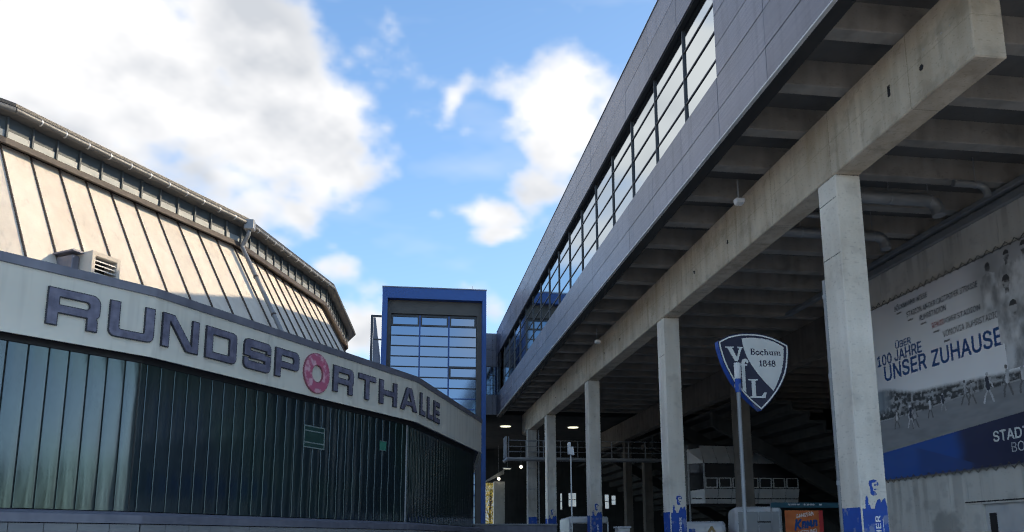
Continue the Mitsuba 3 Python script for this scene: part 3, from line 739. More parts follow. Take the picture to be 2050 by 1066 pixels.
# ------------------------------------------------------------------ concrete wall with door, trunking
WALL = thing('concrete_wall', 'smooth grey concrete wall under the stand carrying the large banner', 'wall')
XW = 15.3
FW = frame((XW, 26.2, 0), (0, -1, 0), (-1, 0, 0))


def uw(y):
    return 26.2 - y


DY0, DY1, DZ = 18.55, 20.75, 2.62
wy = [26.2, 23.9, 21.5, DY1, DY0, 16.6, 13.2, 11.2]
for a, b in zip(wy[:-1], wy[1:]):
    z0 = DZ if a == DY1 else 0.0
    add('wall_panel', box(XW, XW + 0.3, b + 0.006, a - 0.006, z0, 10.49, 0.006), 'm_wall', WALL)
DOOR = add('door', box(XW + 0.06, XW + 0.11, DY0 + 0.02, DY1 - 0.55, 0, DZ - 0.08, 0.004), 'm_light_metal', WALL)
add('glass_slit', box(XW + 0.052, XW + 0.0585, 19.80, 20.06, 1.3, 2.3), 'm_black', DOOR)
add('door_frame', cat([box(XW - 0.03, XW + 0.14, DY1 - 0.55, DY1, 0, DZ - 0.085, 0.01), box(XW - 0.035, XW + 0.14, DY0 - 0.03, DY1 + 0.06, DZ - 0.08, DZ - 0.004, 0.006)]), 'm_wall', WALL)
add('lintel_rail', box(XW - 0.06, XW - 0.037, DY0 - 0.03, DY1 + 0.06, DZ - 0.03, DZ, 0.004), 'm_dark_metal', WALL)
TR = thing('cable_trunking', 'grey double trunking running along the top of the concrete wall', 'trunking')
add('trunk', box(XW - 0.17, XW - 0.002, 11.3, 26.1, 10.02, 10.22, 0.012), 'm_grey_metal', TR)
add('trunk', box(XW - 0.25, XW - 0.02, 11.3, 30.0, 10.30, 10.44, 0.012), 'm_grey_metal', TR)

# ------------------------------------------------------------------ banner
BAN = thing('banner', 'large printed banner reading 100 JAHRE UNSER ZUHAUSE on the concrete wall', 'banner')
BY0, BY1 = 25.4, 14.6
BZ0, BZ1 = 3.47, 9.0
XBN = XW - 0.055


def c_banner(p, n, uv):
    u = 25.4 - p.y; z = p.z
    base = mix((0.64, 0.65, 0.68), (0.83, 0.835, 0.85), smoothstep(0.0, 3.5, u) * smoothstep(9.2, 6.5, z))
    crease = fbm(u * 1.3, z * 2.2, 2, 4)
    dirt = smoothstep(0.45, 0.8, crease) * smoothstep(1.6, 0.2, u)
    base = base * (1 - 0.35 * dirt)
    # printed photograph: dark crowd under a stand roof, a paler pitch below
    roof = 6.05 - 0.05 * u + 0.012 * u * u * 0 + 0.25 * smoothstep(3.0, 1.2, u) + (noise(u * 7, 0.5, 0) - 0.5) * 0.03
    inph = smoothstep(roof + 0.14, roof - 0.03, z)
    crowd_ = smoothstep(0.3, 0.75, noise(u * 8.5, z * 10, 1) * 0.6 + cell_rand(u * 11, z * 13, 3) * 0.4)
    crowdc = mix((0.045, 0.047, 0.05), (0.36, 0.365, 0.375), crowd_ * crowd_)
    slope = 5.30 + 0.01 * u + smoothstep(2.6, 5.6, u) * 0.12
    pitch_ = mix((0.19, 0.195, 0.205), (0.27, 0.275, 0.285), fbm(u * 2, z * 8, 4, 4))
    photo = mix(crowdc, pitch_, smoothstep(slope + 0.03, slope - 0.03, z))
    line = smoothstep(0.035, 0.012, dr.abs(z - slope - 0.02)) * smoothstep(0.3, 0.6, noise(u * 3, 2, 2))
    photo = mix(photo, (0.30, 0.305, 0.31), line)
    sheet = smoothstep(1.9, 1.2, u) * smoothstep(5.45, 5.75, z)
    photo = mix(photo, mix((0.16, 0.19, 0.22), (0.28, 0.31, 0.34), noise(u * 9, z * 0.6, 3)), sheet)
    edge = smoothstep(0.07, 0.0, dr.abs(z - roof + 0.10)) * smoothstep(2.4, 3.2, u) * smoothstep(0.25, 0.55, noise(u * 2.3, 7, 0))
    photo = mix(photo, (0.36, 0.37, 0.38), edge)
    c = mix(base, photo, inph)
    # dark haze towards the team picture on the right
    team = smoothstep(5.2, 6.3, u) * smoothstep(6.9, 7.7, z)
    c = mix(c, mix((0.16, 0.165, 0.17), (0.44, 0.44, 0.45), fbm(u * 2.4, z * 2.0, 7, 5)), team * 0.8)
    # sponsor band
    lim = 4.32 + 0.065 * (u - 1)
    band = smoothstep(lim + 0.012, lim - 0.012, z)
    facet = smoothstep(-0.02, 0.02, (z - 3.5) - (u - 4.3) * 0.9 * -1 - 0.9)
    blue = mix((0.013, 0.05, 0.22), (0.018, 0.075, 0.30), smoothstep(2.2, 3.6, u + z))
    navy = mix((0.020, 0.026, 0.075), (0.016, 0.02, 0.05), smoothstep(5.0, 7.5, u))
    bc = mix(blue, navy, smoothstep(4.2, 4.9, u + (noise(u * 2, z * 2, 1) - 0.5) * 0.2))
    bc = mix(bc, (0.02, 0.055, 0.20), 0.8 * smoothstep(0.02, -0.02, z - 3.55 - (5.4 - u) * 0.28) * smoothstep(0.0, 0.3, 5.2 - u) * smoothstep(2.5, 3, u))
    return mix(c, bc, band)


mat('m_banner', proc(c_banner), 0.5, 0.35, bump=lambda p, n, uv: fbm(p.y * 0.9, p.z * 1.6, 3, 3), scale=0.05, eps=6e-3)
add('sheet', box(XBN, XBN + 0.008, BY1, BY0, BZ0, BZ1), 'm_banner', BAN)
FB = frame((XBN, BY0, 0), (0, -1, 0), (-1, 0, 0))
U = lambda y: BY0 - y
rows = [('ÜBER', 23.29, 22.5, 7.44, 0.20, 'm_print_blue'), ('100 JAHRE', 24.33, 22.02, 7.07, 0.32, 'm_print_blue'), ('UNSER', 24.0, 21.86, 6.55, 0.46, 'm_print_blue'), ('ZUHAUSE', 21.62, 18.75, 6.53, 0.46, 'm_print_blue'),
        ('BÖCKMANNS WIESE', 23.16, 21.55, 8.60, 0.15, 'm_print_ink'), ('STADION AN DER CASTROPER STRASSE', 22.59, 19.43, 8.26, 0.16, 'm_print_ink'), ('RUHRSTADION', 21.99, 20.78, 7.99, 0.16, 'm_print_ink'),
        ('REWIR', 21.46, 20.92, 7.62, 0.155, 'm_print_red'), ('POWER', 20.90, 20.40, 7.62, 0.155, 'm_print_grey'), ('STADION', 20.36, 19.42, 7.62, 0.155, 'm_print_ink'), ('VONOVIA RUHRSTADION', 21.02, 18.65, 7.25, 0.17, 'm_print_grey')]
for s, ya, yb, z, h, m in rows:
    add('lettering', text(FB, s, U(ya), z, h, ya - yb, 0.001, 0.003, True), m, BAN)
for ya, z in ((23.1, 8.47), (22.55, 8.12), (21.95, 7.85), (21.42, 7.47), (21.0, 7.1)):
    add('print_mark', fbox(FB, U(ya), U(ya) + 0.26, z, z + 0.05, 0.001, 0.003), 'm_print_grey', BAN)
lab(add('lettering', text(FB, 'STADTWERKE', U(19.47), 4.10, 0.26, 2.6, 0.001, 0.003, True), 'm_crest_white', BAN), 'bold white line on the navy strip')
lab(add('lettering', text(FB, 'BOCHUM', U(18.86), 3.77, 0.24, 1.5, 0.001, 0.003, False), 'm_print_shirt', BAN), 'thin pale line on the navy strip')
# printed team picture on the right
def person_print(cx, zf, s, seed):
    r = random.Random(seed)
    sh = Polygon([(cx - 0.34 * s, zf - 1.3 * s), (cx - 0.36 * s, zf - 0.45 * s), (cx - 0.24 * s, zf - 0.24 * s), (cx - 0.08 * s, zf - 0.18 * s), (cx + 0.08 * s, zf - 0.18 * s), (cx + 0.25 * s, zf - 0.25 * s), (cx + 0.35 * s, zf - 0.45 * s), (cx + 0.33 * s, zf - 1.3 * s)]).buffer(0.03)
    add('print_figure', fpoly(FB, sh, 0.001 + 0.0006 * seed, 0.0016 + 0.0006 * seed), 'm_print_shirt', BAN)
    fc = affinity.scale(Point(cx, zf).buffer(0.135 * s, 10), 0.78, 1.15)
    add('print_figure', fpoly(FB, fc.union(sbox(cx - 0.06 * s, zf - 0.24 * s, cx + 0.06 * s, zf)), 0.0017 + 0.0006 * seed, 0.0020 + 0.0006 * seed), 'm_print_skin', BAN)
    hr = affinity.scale(Point(cx, zf + 0.02).buffer(0.145 * s, 10), 0.82, 1.15).intersection(sbox(cx - 1, zf + 0.055 * s, cx + 1, zf + 1))
    add('print_figure', fpoly(FB, hr, 0.0021 + 0.0006 * seed, 0.0023 + 0.0006 * seed), 'm_print_hair', BAN)


for k, (ya, z, s) in enumerate(((19.0, 8.62, 0.85), (18.3, 8.72, 0.9), (17.7, 8.75, 0.95), (17.1, 8.72, 0.95), (18.4, 8.05, 1.15), (17.6, 7.95, 1.2), (18.25, 7.35, 1.15), (17.3, 7.3, 1.2))):
    person_print(U(ya), z, s, k + 1)
# printed players on the pitch
def player(u, z, s, seed):
    r = random.Random(seed); a = r.uniform(0.04, 0.12) * s; ln = lambda pts, w: LineString([(u + x * s, z + y * s) for x, y in pts]).buffer(w * s)
    body = ln([(0, .42), (r.uniform(-.04, .04), .72)], .075)
    legs = union_all([ln([(0, .42), (-.10 - a, .2), (-.16 - a * r.uniform(0, 2), 0)], .038), ln([(0, .42), (.10, .22), (.12 + a, 0)], .038)])
    arms = union_all([ln([(0, .68), (-.16, .5), (-.1, .38)], .028), ln([(0, .68), (.15, .55), (.2, .42)], .028)])
    head = Point(u, z + .86 * s).buffer(.062 * s)
    return body, legs, arms, head


for k, (ya, z, s) in enumerate(((23.55, 5.0, 0.62), (22.85, 4.95, 0.72), (22.65, 4.9, 0.72), (21.9, 5.1, 0.62), (21.3, 5.2, 0.55), (20.35, 5.25, 0.7), (20.1, 5.2, 0.7), (19.45, 5.15, 0.85), (18.75, 5.2, 0.85), (18.2, 5.2, 0.8))):
    b, l, a, h = player(U(ya), z, s, k)
    dark = k % 3 == 1 or k == 7
    add('print_figure', fpoly(FB, b, 0.002, 0.003), 'm_print_ink' if dark else 'm_print_shirt', BAN)
    add('print_figure', fpoly(FB, union_all([l, a, h]), 0.0012, 0.0018), 'm_print_shirt' if dark else 'm_print_grey', BAN)
cord = []
for zz, sgn in ((BZ1, 1), (BZ0, -1)):
    pts = []; yy = BY0; k = 0
    while yy > BY1:
        pts.append((XBN - 0.012, yy, zz + sgn * (0.10 if k % 2 else -0.05) + rng.uniform(-0.015, 0.015))); yy -= rng.uniform(0.13, 0.19); k += 1
    lab(add('lacing_cord', tube(pts, 0.013, 5), 'm_lining', BAN), None)
    add('eyelet_strip', fbox(FB, 0, BY0 - BY1, zz - 0.03, zz + 0.0, 0.0085, 0.011), 'm_print_grey', BAN)

# ================================================================== BLUE STAIR TOWER and link
TOWER = thing('stair_tower', 'tall glazed stair tower with a bright blue portal frame between hall and stand', 'building')
TX0, TX1, TY, TZ = -1.26, 5.95, 56.0, 18.95
TF = frame((0, TY, 0), (1, 0, 0), (0, -1, 0))
fw = 0.36
add('blue_frame', cat([box(TX0, TX0 + fw, TY, TY + 8, 0, TZ - 0.78), box(TX1 - 0.27, TX1, TY, TY + 8, 0, TZ - 0.78), box(TX0, TX1, TY, TY + 8, TZ - 0.778, TZ - 0.02)]), 'm_blue_frame', TOWER)
add('frame_capping', box(TX0 - 0.03, TX1 + 0.03, TY - 0.04, TY + 8, TZ - 0.02, TZ + 0.05), 'm_zinc', TOWER)
gx0, gx1, gz1 = TX0 + 0.62, TX1 - 0.62, 17.15
GY = TY + 0.75
add('portal_lining', cat([box(TX0 + fw + .002, gx0, TY + 0.5, TY + 1.0, 0, TZ - 0.78), box(gx1, TX1 - .272, TY + 0.5, TY + 1.0, 0, TZ - 0.78), box(gx0, gx1, TY + 0.498, TY + 1.0, gz1 + 0.06, TZ - 0.782)]), 'm_lining', TOWER)
cols = [gx0, gx0 + (gx1 - gx0) * 0.335, gx0 + (gx1 - gx0) * 0.675, gx1]
zrow = [gz1 - 0.72 - 0.735 * k for k in range(20)]
zrow = [z for z in zrow if z > 1.0]
zall = [gz1] + zrow
for ci in range(3):
    for z1, z0 in zip(zall[:-1], zall[1:]):
        add('glass_pane', pane(cols[ci] + 0.03, cols[ci + 1] - 0.03, GY, GY + 0.008, z0 + 0.02, z1 - 0.02), 'm_glass_blue', TOWER)
    if ci:
        add('mullion', box(cols[ci] - 0.05, cols[ci] + 0.05, GY - 0.10, GY + 0.05, 0.5, gz1), 'm_blue_frame', TOWER)
    # thick framed top light
    a, b = cols[ci] + 0.06, cols[ci + 1] - 0.06
    add('window_frame', cat([box(a - 0.055, a + 0.09, GY - 0.08, GY + 0.04, zrow[0], gz1), box(b - 0.09, b + 0.055, GY - 0.08, GY + 0.04, zrow[0], gz1), box(a - 0.05, b + 0.05, GY - 0.082, GY + 0.04, gz1 - 0.12, gz1 + 0.05), box(a - 0.05, b + 0.05, GY - 0.082, GY + 0.04, zrow[0] - 0.06, zrow[0] + 0.06)]), 'm_frame', TOWER)
for z in zrow[1:]:
    for ci in range(3):
        add('transom', box(cols[ci] + 0.05, cols[ci + 1] - 0.05, GY - 0.07, GY + 0.04, z - 0.035, z + 0.035), 'm_blue_frame' if z < 12 else 'm_frame', TOWER)
a, b = cols[2] + 0.06, cols[3] - 0.02; z0, z1 = zrow[5], zrow[4]
add('window_frame', cat([box(a - 0.055, a + 0.10, GY - 0.11, GY - .005, z0, z1), box(a - 0.05, b + 0.05, GY - 0.112, GY - .005, z1 - 0.06, z1 + 0.08), box(a - 0.05, b + 0.05, GY - 0.112, GY - .005, z0 - 0.07, z0 + 0.07)]), 'm_frame', TOWER)
fl = []
for z in (3.4, 7.0, 10.6, 14.2):
    fl.append(box(gx0, gx1, GY + 0.6, TY + 7.8, z, z + 0.25))
add('floor_slab', cat(fl), 'm_room', TOWER)
add('tower_back', cat([box(TX0 + 0.1, TX1 - 0.1, TY + 7.8, TY + 8.05, 0, TZ - 0.8)]), 'm_room', TOWER)
for k in range(4):
    z = 3.5 + 3.6 * k
    add('stair_flight', hull([(gx0 + 0.6, GY + 1.6, z), (gx0 + 0.6, GY + 2.9, z), (gx1 - 0.6, GY + 1.6, z + 3.3), (gx1 - 0.6, GY + 2.9, z + 3.3), (gx0 + 0.6, GY + 1.6, z - 0.3), (gx0 + 0.6, GY + 2.9, z - 0.3), (gx1 - 0.6, GY + 1.6, z + 3.0), (gx1 - 0.6, GY + 2.9, z + 3.0)]), 'm_wall', TOWER)
add('antenna', cyl((5.1, 57.5, TZ), (5.1, 57.5, TZ + 0.75), 0.02, 6), 'm_grey_metal', TOWER)
add('antenna', cyl((5.2, 57.5, TZ), (5.2, 57.5, TZ + 0.4), 0.05, 6), 'm_light_metal', TOWER)
FIN = thing('side_frame', 'dark steel side frame standing left of the blue stair tower', 'frame')
add('post', box(-2.02, -1.86, 56.6, 56.8, 0, 16.95), 'm_frame', FIN)
add('top_bar', box(-2.02, -1.28, 56.6, 56.8, 16.952, 17.06), 'm_frame', FIN)
add('cross_bar', box(-1.8, -1.28, 56.62, 56.78, 15.3, 15.38), 'm_frame', FIN)
add('panel', fpoly(frame((0, 56.7, 0), (1, 0, 0), (0, -1, 0)), Polygon([(-1.84, 8), (-1.84, 16.9), (-1.70, 16.9), (-1.30, 14.0), (-1.30, 8)]), -0.03, 0.03), 'm_clad_0', FIN)

LINK = thing('link_building', 'narrow metal-clad link building joining the blue tower to the stand', 'building')
LY = 59.0; LX0, LX1 = 5.97, 7.6
LZ = [10.58, 12.06, 14.1, 15.3, 16.62]
cols_l = [LX0, 6.75, LX1]
for z0, z1 in ((10.58, 12.04), (14.12, 15.35), (15.37, 16.62)):
    for x0, x1 in zip(cols_l[:-1], cols_l[1:]):
        add('cladding_panel', box(x0 + 0.008, x1 - 0.008, LY, LY + 0.03, z0, z1, 0.004), 'm_clad_0', LINK)
add('wall_backing', cat([box(LX0, LX1 + 4, LY + 0.035, LY + 0.3, 10.58, 12.05), box(LX0, LX1 + 4, LY + 0.035, LY + 0.3, 14.11, 16.6), box(LX0, 30, LY + 0.31, 84, 10.6, 10.9), box(LX0, 30, LY + 0.31, 84, 16.3, 16.6), box(-1, LX0, 66, 84, 10.6, 10.9), box(LX0, 30, 83.8, 84, 10.9, 16.3), box(LX0, LX0 + .2, 64, 83.8, 10.9, 16.3)]), 'm_shade_joint_concrete', LINK)
for k in range(5):
    x0, x1 = LX0 + 0.02 + k * 0.32, LX0 + 0.02 + (k + 1) * 0.32
    for z0, z1 in ((12.06, 12.75), (12.75, 13.45), (13.45, 14.1)):
        add('glass_pane', pane(x0 + 0.015, x1 - 0.015, LY + 0.05, LY + 0.056, z0 + 0.01, z1 - 0.01), 'm_glass_blue', LINK)
    add('mullion', box(x0 - 0.02, x0 + 0.02, LY + 0.02, LY + 0.09, 12.05, 14.11), 'm_blue_frame', LINK)
add('transom', cat([box(LX0, LX1, LY + 0.03, LY + 0.08, z - 0.025, z + 0.025) for z in (12.75, 13.45)]), 'm_frame', LINK)

# ------------------------------------------------------------------ underpass back wall
BACK = thing('underpass_wall', 'dark wall closing the underpass behind the pillars', 'wall')
BYW = 82.0


def wallrect(x0, x1, z0, z1, holes):
    g = sbox(x0, z0, x1, z1)
    for h in holes:
        g = g.difference(sbox(*h))
    return fpoly(frame((0, BYW, 0), (1, 0, 0), (0, -1, 0)), g, -0.35, 0.0)


holes = [(5.0, 0, 10.15, 7.3), (17.0, 5.0, 17.85, 6.35), (16.15, 4.7, 16.42, 6.3), (15.4, 4.9, 15.55, 6.0), (19.9, 5.0, 20.5, 6.2), (20.7, 4.8, 21.2, 6.2), (21.4, 5.2, 21.9, 6.1)]
add('wall_face', wallrect(3.0, 29.8, 0, 10.6, holes), 'm_shade_joint_concrete', BACK)
wf = []
for x0, z0, x1, z1 in holes[1:]:
    zm = (z0 + z1) / 2; wf.append(box(x0, x1, BYW + 0.05, BYW + 0.1, zm - 0.03, zm + 0.03))
    wf.append(box(x0, x0 + 0.04, BYW + 0.05, BYW + 0.1, z0, z1)); wf.append(box(x1 - 0.04, x1, BYW + 0.05, BYW + 0.1, z0, z1))
add('window_frame', cat(wf), 'm_frame', BACK)
add('pillar', box(9.25, 10.3, 79.5, 80.2, 0, 7.25, 0.02), 'm_pillar', BACK)
for k in range(3):
    add('rafter', hull([(8.0 - 0.25 * k, 79.3, 6.9 - 0.1 * k), (8.0 - 0.25 * k, 79.4, 6.9 - 0.1 * k), (8.0 - 0.25 * k, 79.3, 7.05 - 0.1 * k), (10.2, 79.3, 8.25 - 0.15 * k), (10.2, 79.4, 8.25 - 0.15 * k), (10.2, 79.3, 8.4 - 0.15 * k)]), 'm_concrete', BACK)
FAR = thing('far_building', 'pale far building glimpsed through the windows of the underpass', 'building')
add('wall', box(12, 60, 120, 132, 0, 14), 'm_fascia', FAR)
add('roof', box(11.5, 60.5, 119.5, 132.5, 14.003, 14.5), 'm_zinc', FAR)

# ceiling lamps
scene_em = {'type': 'area', 'radiance': {'type': 'rgb', 'value': [0.16, 0.155, 0.11]}}
for k, (x, y, z, r, l) in enumerate(((8.45, 64.8, 10.57, 0.42, 'lit oval ceiling lamp left of the pillars, in the underpass'), (13.9, 64.8, 10.57, 0.42, 'lit ceiling lamp seen between the third and fourth pillar'), (10.0, 75.5, 8.15, 0.34, 'dim round lamp deep in the underpass, below the catwalk'))):
    nm = thing('ceiling_lamp', l, 'lamp', 'ceiling lamps of the underpass')
    add('housing', cyl((x, y, z + 0.06), (x, y, z - 0.0), r + 0.08, 24), 'm_grey_metal', nm, smooth=40)
    k2 = numbered(f'{nm}__diffuser')
    scene[k2] = mikit.ply(cyl((x, y, z - 0.004), (x, y, z - 0.05), r, 24), 'm_white_paint', smooth=40)
    scene[k2]['emitter'] = scene_em if k < 2 else {'type': 'area', 'radiance': {'type': 'rgb', 'value': [0.05, 0.05, 0.04]}}
    if k == 2:
        add('rod', cyl((x, y, z + 0.06), (x, y, 10.6), 0.02, 6), 'm_grey_metal', nm)
for k, (x, y, z, l) in enumerate(((11.35, 76.0, 8.35, 'small lit globe lamp beside the farthest pillar'), (9.62, 78.8, 7.45, 'small lit globe lamp above the concrete post at the far exit'))):
    nm = thing('globe_lamp', l, 'lamp', 'globe lamps of the underpass')
    s = trimesh.creation.icosphere(2, 0.15); s.apply_translation((x, y, z))
    k2 = numbered(f'{nm}__globe'); scene[k2] = mikit.ply(s, 'm_white_paint', smooth=True); scene[k2]['emitter'] = {'type': 'area', 'radiance': {'type': 'rgb', 'value': [0.35, 0.33, 0.26]}}
    add('stem', cyl((x, y, z + 0.13), (x, y, 10.6), 0.02, 6), 'm_grey_metal', nm)

# catwalk
CW = thing('catwalk', 'grey steel catwalk with railings crossing behind the far pillars', 'walkway')
cy, cz = 53.6, 7.0
add('deck', box(7.15, 17.5, cy, cy + 1.1, cz - 0.16, cz, 0.01), 'm_grey_metal', CW)
for zz in (0.35, 0.7, 1.1):
    add('rail', cyl((7.2, cy + 0.04, cz + zz), (17.5, cy + 0.04, cz + zz), 0.028, 8), 'm_grey_metal', CW, smooth=40)
for xx in np.arange(7.2, 17.6, 1.15):
    add('post', cyl((xx, cy + 0.04, cz), (xx, cy + 0.04, cz + (1.35 if xx < 7.3 else 1.1)), 0.032, 8), 'm_grey_metal', CW, smooth=40)
add('end_pipe', cyl((7.12, cy - 0.1, cz - 0.1), (6.85, cy - 0.1, cz - 0.35), 0.13, 10), 'm_grey_metal', CW, smooth=40)
add('end_panel', box(6.98, 7.08, cy, cy + 1.1, cz, cz + 1.35), 'm_grey_metal', CW)

# low wall with metal coping by the hall
LW = thing('low_wall', 'low dark wall with pale metal coping between hall and pillars', 'wall')
add('wall_face', box(2.9, 7.9, 41.0, 41.25, 0, 2.37), 'm_zinc', LW)
add('coping', box(2.85, 7.95, 40.95, 41.3, 2.373, 2.45, 0.01), 'm_grey_metal', LW)

# press box
PB = thing('press_box', 'grey cabin with slanted panels and dark window band under the stand', 'cabin')
px0, px1, py0 = 16.8, 23.3, 46.0
prof = [(3.75, 0.35), (4.55, 0.0), (6.35, 0.0), (7.45, 0.9)]
for k in range(7):
    x0 = px0 + 0.75 + (px1 - px0 - 0.75) * k / 7; x1 = px0 + 0.75 + (px1 - px0 - 0.75) * (k + 1) / 7
    for z0, o0, z1, o1, n in ((3.72, 0.35, 4.55, 0.05, 'lower_panel'), (6.02, 0.0, 7.1, 0.75, 'upper_panel')):
        add(n, hull([(x0 + 0.02, py0 + o0, z0), (x1 - 0.02, py0 + o0, z0), (x0 + 0.02, py0 + o1, z1), (x1 - 0.02, py0 + o1, z1), (x0 + 0.02, py0 + o0 + 0.06, z0), (x1 - 0.02, py0 + o0 + 0.06, z0), (x0 + 0.02, py0 + o1 + 0.06, z1), (x1 - 0.02, py0 + o1 + 0.06, z1)]), 'm_light_metal', PB)
    wf = add('window', cat([box(x0 + 0.04, x1 - 0.04, py0 + 0.06, py0 + 0.11, 4.60, 4.66), box(x0 + 0.04, x1 - 0.04, py0 + 0.06, py0 + 0.11, 5.14, 5.19), box(x0 + 0.04, x0 + 0.10, py0 + 0.06, py0 + 0.11, 4.66, 5.14), box(x1 - 0.10, x1 - 0.04, py0 + 0.06, py0 + 0.11, 4.66, 5.14)]), 'm_light_metal', PB)
    add('pane', box(x0 + 0.10, x1 - 0.10, py0 + 0.08, py0 + 0.088, 4.66, 5.14), 'm_glass_plain', wf)
add('window_band', box(px0 + 0.75, px1, py0 + 0.2, py0 + 0.25, 4.5, 6.0), 'm_black', PB)
for z0, z1, xo, n in ((3.72, 4.55, 0.1, 'lower_panel'), (6.02, 6.95, 0.0, 'upper_panel')):
    add(n, hull([(px0 + xo, py0 + 0.75, z0), (px0 + 0.73, py0 + 0.05, z0), (px0 + xo, py0 + 0.75, z1 - .1), (px0 + 0.73, py0 + 0.05 + (0.5 if z0 > 6 else 0), z1), (px0 + xo + .05, py0 + 0.8, z0), (px0 + 0.75, py0 + 0.11, z0), (px0 + xo + .05, py0 + 0.8, z1 - .1), (px0 + .75, py0 + 0.11 + (0.5 if z0 > 6 else 0), z1)]), 'm_light_metal', PB)
add('body', box(px0 + 0.2, px1, py0 + 1.0, py0 + 4.5, 3.7, 7.2), 'm_dark_metal', PB)
add('corner_post', cat([box(px0 + 0.70, px0 + 0.78, py0 + 0.02, py0 + 0.1, 4.5, 6.05), box(px0 + 0.02, px0 + 0.10, py0 + 0.72, py0 + 0.8, 0.0, 6.0)]), 'm_grey_metal', PB)
add('corner_pane', hull([(px0 + .06, py0 + .76, 4.55), (px0 + .72, py0 + .08, 4.55), (px0 + .06, py0 + .76, 6.0), (px0 + .72, py0 + .08, 6.0), (px0 + .07, py0 + .77, 6.0), (px0 + .07, py0 + .77, 4.55)]), 'm_glass_plain', PB)
add('floor_rail', box(px0, px1, py0 + 0.2, py0 + 0.26, 3.98, 4.03), 'm_black', PB)

# ------------------------------------------------------------------ crest sign on a pole
CREST = thing('crest_sign', 'navy and white shield-shaped club crest sign on a slim pole in front of the pillars', 'sign')
CYS = 20.0
CXC, CZC = 9.104, 5.896          # world place of crest-drawing centre (540, 560), drawing units from its corners


def cv(pts):
    return [((x - 540) / 433.0, -(y - 560) / 449.0) for x, y in pts]


FC = frame((CXC, CYS, CZC), (1, 0, 0), (0, -1, 0))
outline = Polygon(cv([(135, 215), (250, 155), (335, 132), (420, 118), (490, 114), (560, 115), (630, 121), (700, 135), (770, 155), (840, 185), (895, 212), (943, 240), (943, 330), (922, 480), (902, 560), (870, 640), (832, 712), (790, 780), (690, 905), (590, 1005), (480, 910), (380, 800), (290, 680), (220, 540), (188, 460), (165, 380), (140, 280)]))
add('shield', fpoly(FC, outline.buffer(0.022), -0.22, 0.0), 'm_blue_paint', CREST)
add('ground_field', fpoly(FC, outline.buffer(0.018), 0.0005, 0.006), 'm_navy', CREST)
add('border', fpoly(FC, outline.difference(outline.buffer(-0.036)), 0.0065, 0.012), 'm_crest_white', CREST)
field = Polygon(cv([(405, 168), (480, 160), (560, 158), (640, 163), (720, 177), (790, 200), (850, 232), (895, 258), (892, 330), (880, 440), (850, 560), (800, 680), (745, 785), (690, 725), (640, 670), (585, 602), (540, 540), (500, 475), (470, 420), (440, 350), (425, 300), (412, 235)]))
add('white_field', fpoly(FC, field, 0.0065, 0.012), 'm_crest_white', CREST)
V_ = Polygon(cv([(205, 272), (305, 272), (305, 284), (285, 290), (338, 395), (366, 290), (346, 284), (346, 272), (412, 272), (412, 284), (396, 290), (347, 442), (312, 442), (232, 290), (205, 284)]))
f_ = union_all([Polygon(cv([(385, 470), (392, 432), (415, 412), (445, 412), (466, 432), (466, 462), (444, 466), (438, 444), (428, 452), (424, 480), (424, 812), (385, 780)])), Polygon(cv([(352, 476), (452, 476), (452, 494), (352, 494)]))])
L_ = Polygon(cv([(455, 650), (566, 650), (566, 664), (538, 672), (538, 848), (600, 848), (638, 800), (662, 800), (645, 870), (468, 870), (468, 856), (492, 848), (492, 672), (455, 664)]))
for g, nme in ((V_, 'V'), (f_, 'f'), (L_, 'L')):
    lab(add('emblem_letter', fpoly(FC, g, 0.0065, 0.012), 'm_crest_white', CREST), f'white serif letter {nme}')


